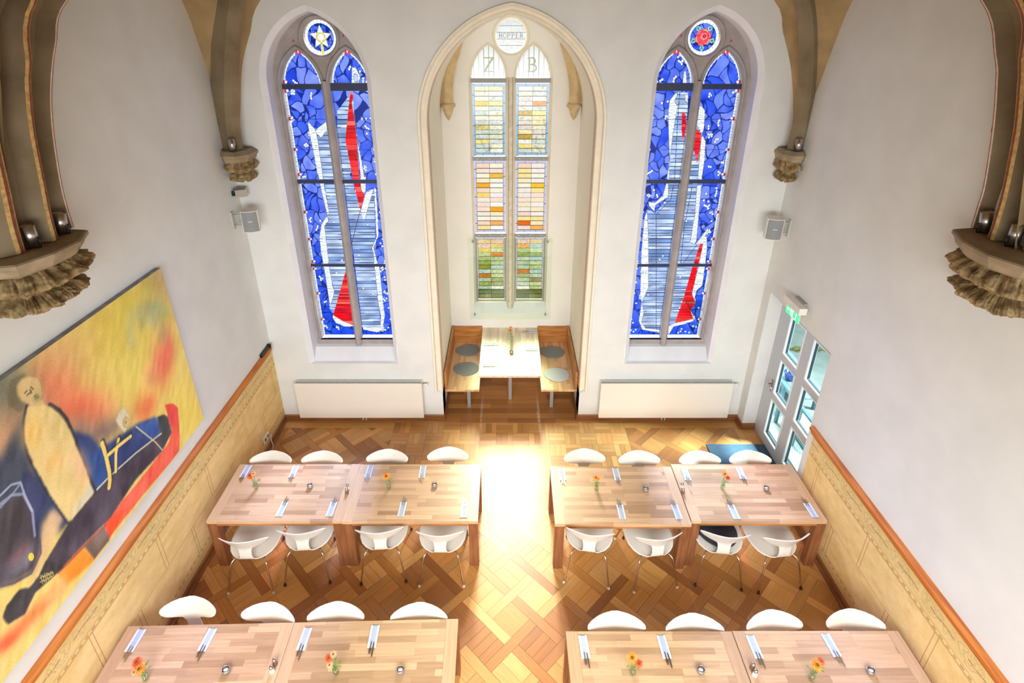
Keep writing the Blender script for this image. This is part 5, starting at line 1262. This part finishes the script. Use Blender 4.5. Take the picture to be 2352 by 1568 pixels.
# ---- felt seat pads
def pad_bm(a=.24, b_=.20, th=.014, tab=0.0):
    bm = bmesh.new(); n = 40; rs = []
    for z, k in ((0, .985), (.004, 1), (th - .004, 1), (th, .98)):
        rs.append([bm.verts.new((a * k * math.cos(t) * (1 + .07 * math.sin(t)), b_ * k * math.sin(t) * (1 + .10 * math.cos(t)), z)) for t in [2 * PI * i / n for i in range(n)]])
    for p, q in zip(rs, rs[1:]):
        for i in range(n): bm.faces.new((p[i], p[(i + 1) % n], q[(i + 1) % n], q[i]))
    bm.faces.new(rs[-1]); bm.faces.new(rs[0][::-1]); return bm
def pad(x, y, z, rz, m, label, a=.24, b_=.20, tabang=-PI / 2, th=.014):
    e = empty('seat_pad', (x, y, z), rz); tag(e, label, 'seat pad', 'felt seat pads')
    from_bm('felt', pad_bm(a, b_, th), m, e)
    t = tabang; b = bmesh.new(); box(b, -.018, .018, -.012, .018, .002, .012, mx=Matrix.Translation((a * 1.03 * math.cos(t), b_ * 1.03 * math.sin(t), 0)) @ Matrix.Rotation(t + PI / 2, 4, 'Z')); from_bm('pull_tab', b, m, e)
    return e
c7 = nc[6]; pad(c7[1], c7[2] + .02, .467, c7[3], M['feltdark'], 'charcoal felt pad on a white shell chair at the right window-row table', .235, .235, PI * 1.08, .012)
# ---- niche benches and table
BS = .45
for sd in (-1, 1):
    xo = XC + sd * 1.105; xi = -.474 if sd < 0 else .560
    e = empty('niche_bench', ((xo + xi) / 2, 8.5, 0)); tag(e, 'orange wooden bench fixed along the %s side of the niche' % SIDE[sd], 'bench', 'wooden niche benches')
    cx = (xo + xi) / 2; X0, X1 = sorted((xo, xi)); Y0, Y1 = 7.73 - 8.5, YNB - 8.5
    boxo('seat', X0 - cx, X1 - cx, Y0, Y1, BS - .04, BS, M['bench'], e, .003)
    xa, xb = sorted((xo, xo - sd * .035)); boxo('side_backrest', xa - cx, xb - cx, Y0, Y1, BS + .001, .80, M['benchback'], e, .003)
    xa, xb = sorted((xo - sd * .036, xi + sd * .008)); boxo('end_backrest', xa - cx, xb - cx, Y1 - .04, Y1 - .001, BS + .001, .79, M['benchback'], e, .003)
    xl = (-.661 if sd < 0 else .75) - cx
    boxo('leg', xl - .028, xl + .028, 7.83 - 8.5, 7.886 - 8.5, .012, BS - .041, M['bargrey'], e); boxo('leg', xl - .028, xl + .028, .5, .556, .012, BS - .041, M['bargrey'], e)
e = empty('niche_table', (.043, 8.5, 0)); tag(e, 'pale wooden niche table between two benches, under the clear window', 'table')
boxo('tabletop', -.52, .52, 7.70 - 8.5, YNB - 8.5 - .002, .71, .75, M['nichetop'], e, .003)
boxo('leg', -.028, .028, 8.05 - 8.5, 8.11 - 8.5, .012, .709, M['bargrey'], e); boxo('leg', -.028, .028, .45, .51, .012, .709, M['bargrey'], e)
def padpx(u, v, rz, m, lab, ta):
    x, y = oZ(u, v, BS + .01); pad(x, y, BS + .001, rz, m, lab, .225, .205, ta)
padpx(1073.8, 804, .15, M['felt'], 'grey felt pad at the back of the left niche bench', PI * .42)
padpx(1070, 846, -.1, M['felt'], 'grey felt pad at the front of the left niche bench', -PI * .52)
padpx(1268, 808, -.25, M['felt'], 'grey felt pad at the back of the right niche bench', PI * .85)
padpx(1277.8, 859.6, -.2, M['feltpale'], 'very pale grey felt pad at the front of the right niche bench', -PI * .12)
# ---- cutlery pouches
def make_set():
    """pouch along +y is the open end where fork and knife stick out"""
    t = empty('cutlery_pouch')
    b = bmesh.new(); n = 9
    for lyr, (w, z0, z1_) in enumerate(((.040, .0, .004), (.037, .004, .008))):
        box(b, -w, w, -.105, .105, z0, z1_)
    bmesh.ops.bevel(b, geom=[e for e in b.edges], offset=.0015, segments=1, affect='EDGES')
    from_bm('napkin', b, M['napkin'], t)
    b = bmesh.new(); box(b, -.040, -.028, -.106, .107, .0081, .0115); box(b, .024, .041, -.106, .107, .0081, .012); box(b, -.026, -.022, -.106, .107, .0081, .0100); from_bm('napkin_fold', b, M['napkin2'], t)
    b = bmesh.new(); pts = [(-.018, .06), (-.010, .06), (-.008, .13), (-.010, .185), (-.016, .20), (-.021, .185), (-.022, .13)]
    vs = [b.verts.new((x, y, .0105)) for x, y in pts]; ws = [b.verts.new((x, y, .013)) for x, y in pts]; b.faces.new(vs[::-1]); b.faces.new(ws)
    for i in range(len(pts)): b.faces.new((vs[i], vs[(i + 1) % len(pts)], ws[(i + 1) % len(pts)], ws[i]))
    from_bm('knife', b, M['cutlery'], t)
    b = bmesh.new(); box(b, .006, .014, .05, .115, .0105, .013); box(b, .000, .021, .115, .138, .0105, .013)
    for k in range(4): box(b, .000 + k * .0058, .0032 + k * .0058, .137, .165, .0105, .0125)
    from_bm('fork', b, M['cutlery'], t)
    return t
s0 = make_set(); first_set = [True]
def cset(u, v, rz, label, z=.75, group='cutlery pouches on the window-row tables'):
    x, y = oZ(u, v, z)
    if first_set[0]: c = s0; first_set[0] = False; c.location = (x, y, z + .001); c.rotation_euler = (0, 0, rz)
    else: c = dup(s0, (x, y, z + .001), rz)
    tag(c, label, 'cutlery', group)
GF = 'cutlery pouches on the front-row tables'; GN = 'cutlery pouches on the niche table'
FL = 'cutlery pouch laid at the far side of the window-row table, '; NL = 'cutlery pouch laid at the near side of the window-row table, '
for u, v, rz, lab in [(565, 1083, PI, 'far-side cutlery pouch next to the red flowers by the left dado'), (676, 1083, PI + .03, 'far-side cutlery pouch between red flowers and tealight, left window-row table'), (848.6, 1083, PI, 'far-side cutlery pouch just left of the single orange gerbera'), (970.6, 1084, PI + .02, 'far-side window-row cutlery pouch left of the aisle behind a tealight'),
                      (1291, 1089.6, PI + .04, 'far-side window-row cutlery pouch at the table corner right of the aisle'), (1415.8, 1089.6, PI, 'far-side cutlery pouch right of the small orange flowers on the window row'), (1575.4, 1089.6, PI - .03, 'far-side window-row cutlery pouch behind the right pair of shakers'), (1701, 1086.7, PI - .05, 'far-side cutlery pouch on the window row in front of the blue-grey doormat')]: cset(u, v, rz, lab)
for u, v, rz, lab in [(648, 1170, -.03, 'leftmost cutlery pouch along the near edge of the window row'), (761.6, 1170, -.02, 'near-edge window-row cutlery pouch left of the left table joint'), (924, 1170, -.02, 'near-edge window-row cutlery pouch in front of the single orange gerbera'), (1066, 1172.5, 0, 'near-edge window-row cutlery pouch at the table corner left of the aisle'),
                      (1426.5, 1176, .0, 'near-edge window-row cutlery pouch first to the right of the aisle'), (1553.7, 1176, .02, 'near-edge window-row cutlery pouch left of the right table joint'), (1685, 1176, .0, 'near-edge window-row cutlery pouch beside the charcoal seat pad chair'), (1861.6, 1172, .02, 'near-edge window-row cutlery pouch by the right dado')]: cset(u, v, rz, lab)
for u, v, rz, lab in [(312, 1471.6, PI, 'cutlery pouch on the front-row table beside the left dado'), (477, 1469.7, PI - .04, 'cutlery pouch on the front-row left table, right of the red and orange flowers'), (699.5, 1467.8, PI - .03, 'cutlery pouch on the front row just right of the left table joint'), (858.4, 1462, PI + .03, 'cutlery pouch on the front row, closest to the aisle on its left'),
                      (1341.7, 1486, PI + .05, 'cutlery pouch on the front row, closest to the aisle on its right'), (1525, 1486, PI + .04, 'cutlery pouch on the front row, right of the orange flowers by the aisle'), (1732.7, 1486, PI + .02, 'cutlery pouch on the front row above the right shakers'), (1908.5, 1482, PI + .05, 'cutlery pouch on the front row nearest the right dado')]: cset(u, v, rz, lab, group=GF)
for u, v, rz, lab in [(1125, 791, -PI / 2, 'cutlery pouch on the niche table, left side, at the back'), (1123, 839, -PI / 2, 'cutlery pouch on the niche table, left side, at the front'), (1220, 762, PI / 2, 'cutlery pouch on the niche table, right side, at the back'), (1221, 803, PI / 2, 'cutlery pouch on the niche table, right side, at the front')]: cset(u, v, rz, lab, group=GN)
# ---- tealights
def make_tea():
    t = empty('tealight_holder'); b = bmesh.new(); lathe(b, [(0, 0), (.030, 0), (.036, .012), (.037, .035), (.033, .045), (.030, .045), (.032, .033), (.031, .014), (0, .012)], 22); from_bm('cup', b, M['smoke'], t, smooth=True)
    b = bmesh.new(); lathe(b, [(0, .0125), (.024, .0125), (.024, .032), (0, .032)], 18); from_bm('candle', b, M['wax'], t)
    b = bmesh.new(); tube(b, [(0, 0, .032), (.001, 0, .038)], .0012, 5); from_bm('wick', b, M['darkmetal'], t); return t
k0 = make_tea()
for i, (u, v, lab) in enumerate([(712.5, 1118, 'small smoked glass tealight on the window-row table nearest the left dado'), (997.9, 1116, 'small smoked glass tealight on the window-row table left of the aisle'), (1482.8, 1125, 'small smoked glass tealight on the window-row table right of the aisle'),
                                 (1759.5, 1123, 'small smoked glass tealight on the window-row table by the terrace door'), (519.9, 1541, 'smoked glass tealight on the front-row table under the painting'), (920, 1541, 'smoked glass tealight on the front-row table left of the aisle'),
                                 (1609, 1541, 'smoked glass tealight on the front-row table right of the aisle'), (1999, 1543, 'smoked glass tealight on the front-row table by the right dado'), (1175, 810, 'little tealight on the niche table in front of the vase')]):
    x, y = oZ(u, v, .76); c = k0 if i == 0 else dup(k0); c.location = (x, y, .7505); tag(c, lab, 'candle', 'tealights on the tables')
# ---- salt and pepper shakers
def make_shaker(fill):
    t = empty('shaker'); b = bmesh.new(); lathe(b, [(0, 0), (.021, 0), (.023, .006), (.018, .045), (.017, .052), (0, .052)], 16); from_bm('glass_body', b, fill, t, smooth=True)
    b = bmesh.new(); lathe(b, [(.0185, .050), (.0195, .058), (.017, .072), (.009, .080), (0, .081)], 16); from_bm('steel_cap', b, M['steel'], t, smooth=True); return t
sh = [make_shaker(M['wax']), make_shaker(M['pepper'])]; us = [0, 0]
for k, u, v, lab in [(0, 799, 1121, 'salt shaker at the left table joint of the window row'), (1, 797, 1131, 'pepper shaker at the left table joint of the window row'), (0, 1566, 1118, 'salt shaker at the right table joint of the window row'), (1, 1568, 1131, 'pepper shaker at the right table joint of the window row'),
                     (0, 625, 1541, 'salt shaker near the front-row left table joint'), (1, 632, 1524, 'pepper shaker near the front-row left table joint'), (1, 1727.8, 1534, 'pepper shaker near the front-row right table joint'), (0, 1733.5, 1549, 'salt shaker near the front-row right table joint')]:
    x, y = oZ(u, v, .76); c = sh[k] if not us[k] else dup(sh[k]); us[k] = 1; c.location = (x, y, .7505); tag(c, lab, 'shaker', 'salt and pepper shakers')
# ---- vases with gerberas
def flower(bm_name, parent, p, d, r, m, n=20):
    r = r * 1.2
    d = Vector(d).normalized(); a = d.orthogonal().normalized(); b_ = d.cross(a); bm = bmesh.new()
    for ring, (rr, lift, cnt) in enumerate(((1.0, .10, n), (.72, .28, n - 3), (.45, .42, n - 8))):
        for k in range(cnt):
            t = 2 * PI * (k + ring * .5) / cnt; e = a * math.cos(t) + b_ * math.sin(t); s_ = (-a * math.sin(t) + b_ * math.cos(t)); w = r * rr * 3.2 / cnt
            c0 = Vector(p); vs = [bm.verts.new(c0 + q) for q in (e * r * .12, e * r * rr * .6 + s_ * w / 2 + d * r * lift, e * r * rr + d * r * lift * .8, e * r * rr * .6 - s_ * w / 2 + d * r * lift)]; bm.faces.new(vs)
    o = from_bm(bm_name, bm, m, parent)
    bm = bmesh.new(); mx = Matrix.Translation(Vector(p) + d * r * .18) @ d.to_track_quat('Z', 'Y').to_matrix().to_4x4(); lathe(bm, [(r * .30, 0), (r * .27, r * .12), (0, r * .2)], 12, mx=mx); from_bm('flower_centre', bm, M['core'], o)
def vase(u, v, fl, label, h=.12, r=.030, z=.75, group='glass vases with gerberas'):
    x, y = oZ(u, v, z); e = empty('flower_vase', (x, y, z + .0005)); tag(e, label, 'vase', group)
    b = bmesh.new(); lathe(b, [(0, 0), (r * .8, 0), (r, h * .12), (r * .92, h * .5), (r * .8, h * .8), (r * .92, h), (r * .84, h), (r * .72, h * .8), (r * .82, h * .5), (r * .84, h * .14), (0, h * .1)], 20); from_bm('glass_vase', b, M['vase'], e, smooth=True)
    b = bmesh.new(); lathe(b, [(0, h * .12), (r * .80, h * .15), (r * .80, h * .5), (0, h * .5)], 16); from_bm('water', b, M['vase'], e, smooth=True)
    for (dx, dy, dz, R, col) in fl:
        b = bmesh.new(); tube(b, crv([(0, 0, h * .14), (dx * .25, dy * .25, h * .9), (dx, dy, dz)], 10), .0035, 6); from_bm('stem', b, M['green'], e, smooth=True)
        flower('gerbera', e, (dx, dy, dz), (dx * 3, dy * 3 - .35, .75), R, M[col])
    b = bmesh.new()
    for k in range(5):
        a = random.uniform(0, 2 * PI); h_ = random.uniform(h * .8, h * 1.5); p = Vector((math.cos(a) * .03, math.sin(a) * .03, h_)); q = Vector((math.cos(a), math.sin(a), random.uniform(-.3, .8))) * .045; s_ = Vector((-math.sin(a), math.cos(a), 0)) * .009
        vs = [b.verts.new(w) for w in (p, p + q * .5 + s_, p + q, p + q * .5 - s_)]; b.faces.new(vs)
        tube(b, [(0, 0, h * .4), tuple(p)], .0018, 4)
    from_bm('leaves', b, M['green'], e)
vase(589, 1123, [(-.045, .01, .21, .036, 'petalred'), (.0, .02, .23, .030, 'petalpink'), (-.02, -.02, .20, .026, 'orange')], 'glass vase with red and peach flowers on window row beside the left dado')
vase(893.5, 1120.5, [(-.012, -.01, .20, .046, 'orange')], 'glass vase with a single orange gerbera on the window row left of the aisle')
vase(1370, 1125.5, [(-.02, .0, .20, .034, 'orange'), (.008, .01, .18, .026, 'orange')], 'glass vase with small orange flowers on the window row right of the aisle')
vase(1659, 1122.5, [(.0, .02, .22, .036, 'orange'), (.03, -.01, .19, .032, 'petalred')], 'glass vase with orange and red flowers on the table by the terrace door')
vase(336.5, 1560, [(-.045, .03, .19, .046, 'petalred'), (-.004, -.01, .17, .050, 'orange'), (-.04, -.03, .16, .030, 'petalpink')], 'glass vase with large orange and red gerberas on the front row under the painting')
vase(772.4, 1547, [(-.045, .02, .19, .038, 'petalred'), (-.01, .04, .21, .030, 'petalpink'), (-.03, -.02, .16, .028, 'petalpink')], 'glass vase with peach and red flowers on the front row left of the aisle')
vase(1452.8, 1547, [(-.022, .01, .21, .046, 'orange'), (.03, -.02, .18, .038, 'petalred')], 'glass vase with orange and red gerberas on the front row right of the aisle')
vase(1862.5, 1559, [(.004, .0, .20, .050, 'orange'), (.055, .03, .20, .034, 'petalred')], 'glass vase with orange and red gerberas on the front row by the right dado')
vase(1175.5, 797, [(-.03, .02, .33, .036, 'orange'), (-.02, .07, .36, .034, 'petalpink')], 'tall glass vase with pink and orange flowers on the niche table', .22, .034)
# ---- radiators
def radiator(x0, x1, vx, label):
    e = empty('radiator', ((x0 + x1) / 2, YB - .012, 0)); tag(e, label, 'radiator', 'flat white radiators'); w = (x1 - x0) / 2
    boxo('front_panel', -w, w, -.125, -.115, .14, .80, M['white'], e, .004)
    boxo('rear_panel', -w + .01, w - .01, -.045, -.035, .16, .79, M['white'], e)
    boxo('side_cover', -w, -w + .008, -.115, -.035, .15, .805, M['white'], e); boxo('side_cover', w - .008, w, -.115, -.035, .15, .805, M['white'], e)
    b = bmesh.new(); box(b, -w, w, -.120, -.112, .795, .812); box(b, -w, w, -.040, -.030, .795, .812)
    from_bm('top_rim', b, M['white'], e)
    b = bmesh.new(); n = int(2 * w / .014)
    for k in range(n): x = -w + .014 + k * (2 * w - .028) / n; box(b, x, x + .007, -.112, -.040, .795, .806)
    box(b, -w + .01, w - .01, -.082, -.070, .793, .804); box(b, -w + .01, w - .01, -.111, -.041, .77, .775)
    from_bm('top_grille', b, M['grille'], e)
    s = 1
    b = bmesh.new(); mx = Matrix.Translation((w * s, -.08, .76)) @ Matrix.Rotation(PI / 2 * s, 4, 'Y'); lathe(b, [(0, 0), (.012, 0), (.012, .03), (.022, .032), (.024, .085), (.018, .092), (0, .092)], 16, mx=mx); from_bm('thermostat_valve', b, M['white'], e, smooth=False)
    b = bmesh.new(); sx = -w if vx < 0 else w
    box(b, -w + .22, -w + .26, -.035, 0, .25, .31); box(b, w - .26, w - .22, -.035, 0, .25, .31); box(b, -w + .22, -w + .26, -.035, 0, .62, .68); box(b, w - .26, w - .22, -.035, 0, .62, .68); from_bm('wall_bracket', b, M['white'], e)
    b = bmesh.new()
    for dx in (.0, .05): tube(b, [(dx, -.08, .16), (dx, -.08, .06), (dx, -.03, .05), (dx, .0, .05)], .008, 8)
    from_bm('supply_pipe', b, M['white'], e)
radiator(-3.40, -1.372, 1, 'wide flat white radiator under the blue window with the yellow star')
radiator(1.490, 3.600, 1, 'wide flat white radiator under the blue window with the red rose')
# ---- loudspeakers
def speaker(u, v, Y, rz, tilt, label, sd):
    x, z = oY(u, v, Y); e = empty('loudspeaker', (x, Y, z), 0); tag(e, label, 'loudspeaker', 'corner loudspeakers')
    R = Matrix.Rotation(rz, 4, 'Z') @ Matrix.Rotation(tilt, 4, 'X')
    b = bmesh.new(); w, h, dp = .105, .145, .14; n = 10
    def outline(k): return [(-w * k, dp), (-w * k, .0)] + [(-w * k + 2 * w * k * i / n, -.03 * math.sin(PI * i / n)) for i in range(1, n)] + [(w * k, .0), (w * k, dp), (w * .6 * k, dp + .03), (-w * .6 * k, dp + .03)]
    A = [b.verts.new(R @ Vector((p[0], p[1], -h))) for p in outline(1)]; B = [b.verts.new(R @ Vector((p[0], p[1], h))) for p in outline(1)]
    for k in range(len(A)): b.faces.new((A[k], A[(k + 1) % len(A)], B[(k + 1) % len(A)], B[k]))
    b.faces.new(A); b.faces.new(B[::-1]); from_bm('cabinet', b, M['white'], e, bevel=.004)
    b = bmesh.new(); pp = [(-w * .93 + 2 * w * .93 * i / n, -.005 - .03 * math.sin(PI * i / n)) for i in range(n + 1)]
    loft(b, [[R @ Vector((p[0], p[1], zz)) for p in pp] for zz in (-h * .94, h * .94)], smooth=False); loft(b, [[R @ Vector((p[0], p[1] + .006, zz)) for p in pp] for zz in (-h * .94, h * .94)], smooth=False)
    g = from_bm('grille', b, M['spk'], e)
    b = bmesh.new(); box(b, -.028, .028, -.043, -.036, .006, .014, mx=R); from_bm('badge', b, M['plug'], g)
    b = bmesh.new(); wx = (XL if sd < 0 else XR) - x
    xs = sorted((wx, wx - sd * .02)); box(b, xs[0], xs[1], .02, .09, -.12, .12); tube(b, [(wx - sd * .01, .05, .07), tuple(R @ Vector((sd * .05, dp * .6, .07)))], .012, 8); tube(b, [(wx - sd * .01, .05, -.07), tuple(R @ Vector((sd * .05, dp * .6, -.07)))], .012, 8)
    from_bm('bracket', b, M['grille'], e)
speaker(575, 509, 7.14, .30, .0, 'pale grey loudspeaker in the left back corner below a carved corbel', -1)
speaker(1779, 527, 7.14, -.26, .0, 'pale grey loudspeaker in the right back corner above the terrace door', 1)
e = empty('motion_detector', (XL + .02, 7.36, 3.93)); tag(e, 'small grey box detector on the wall under the left corner corbel', 'detector')
b = bmesh.new(); box(b, 0, .16, -.03, .03, -.06, .06, mx=Matrix.Rotation(.5, 4, 'Z')); from_bm('housing', b, M['lightbox'], e, bevel=.004)
b = bmesh.new(); box(b, -.015, .14, -.065, -.045, .045, .06, mx=Matrix.Rotation(.5, 4, 'Z')); box(b, -.02, .02, -.04, .10, -.03, .03); from_bm('hood', b, M['darkmetal'], e)
# ---- uplighters on the corbels
def uplight(x, y, z, r, h, tx, ty, label):
    e = empty('uplighter', (x, y, z)); tag(e, label, 'spotlight', 'steel uplighters on the corbels')
    R = Matrix.Translation((0, 0, h * .55)) @ Matrix.Rotation(tx, 4, 'X') @ Matrix.Rotation(ty, 4, 'Y') @ Matrix.Translation((0, 0, -h * .42))
    b = bmesh.new(); lathe(b, [(0, 0), (r, 0), (r, h), (r * .9, h), (r * .88, h - .012), (0, h - .012)], 26, mx=R); 
    o = from_bm('can', b, M['steel'], e)
    for p in o.data.polygons: p.use_smooth = len(p.vertices) == 4
    b = bmesh.new(); lathe(b, [(0, h - .011), (r * .87, h - .011), (r * .8, h - .004), (0, h - .002)], 20, mx=R); from_bm('lens', b, M['lens'], e)
    b = bmesh.new(); tube(b, [(-r * 1.15, 0, h * .55), (-r * 1.25, 0, h * .3), (-r * 1.1, 0, .006), (r * 1.1, 0, .006), (r * 1.25, 0, h * .3), (r * 1.15, 0, h * .55)], .005, 6); from_bm('yoke', b, M['darkmetal'], e)
for u_, v_, tx_, ty_, lb_ in ((74, 564, .02, .02, 'steel uplighter nearer the frame edge on the left carved corbel'), (141, 533, -.08, .14, 'steel uplighter between the painted ribs on the left carved corbel'),
                              (2262, 531, -.08, -.16, 'steel uplighter between the painted ribs on the right carved corbel'), (2328, 562, .02, -.02, 'steel uplighter nearer the frame edge on the right carved corbel')):
    x_, y_ = oZ(u_, v_, 4.52); uplight(x_ - .045 * (1 if x_ > 0 else -1), y_ - .03, 4.518, .043, .15, tx_, ty_, lb_)
uplight(-3.50, 7.18, 4.522, .042, .14, -.02, 0, 'small steel uplighter on the left back corner corbel'); uplight(3.70, 7.19, 4.522, .042, .14, -.02, 0, 'small steel uplighter on the right back corner corbel')

# ================================================================== LIGHT
w = bpy.data.worlds.new('World'); bpy.context.scene.world = w; w.use_nodes = True
bg = w.node_tree.nodes['Background']; bg.inputs[0].default_value = (.95, .98, 1.0, 1); bg.inputs[1].default_value = 1.0
def area(name, loc, target, sx, sy, power, col=(1, 1, 1)):
    l = bpy.data.lights.new(name, 'AREA'); l.shape = 'RECTANGLE'; l.size = sx; l.size_y = sy; l.energy = power; l.color = col
    o = bpy.data.objects.new(name, l); C.objects.link(o); o.location = loc
    o.rotation_euler = (Vector(target) - Vector(loc)).to_track_quat('-Z', 'Y').to_euler(); return o
l_ = area('daylight_sky', (XC, 20.5, 12.6), (XC, 8.3, 3.0), 6.0, 8.0, 1750, (.99, .985, .97)); l_.data.spread = math.radians(42)
d_ = area('daylight_door', (8.4, 6.4, 5.6), (3.3, 6.0, .7), 1.6, 1.6, 550, (.90, .95, 1)); d_.data.spread = math.radians(70)
g_ = area('gallery_fill', (XC, -1.0, 3.8), (XC, 4.8, .2), 6.6, 2.0, 300, (.96, .985, 1)); g_.data.spread = math.radians(125)  # added fill light behind the camera, no lamp fitting stands there
sc = bpy.context.scene
sc.view_settings.view_transform = 'Standard'; sc.view_settings.look = 'None'; sc.view_settings.gamma = 1; sc.view_settings.use_curve_mapping = False
sc.view_settings.exposure = 0.25
sc.cycles.transparent_max_bounces = 16; sc.cycles.max_bounces = 7; sc.cycles.diffuse_bounces = 4; sc.cycles.adaptive_threshold = .05; sc.cycles.caustics_reflective = False; sc.cycles.caustics_refractive = False
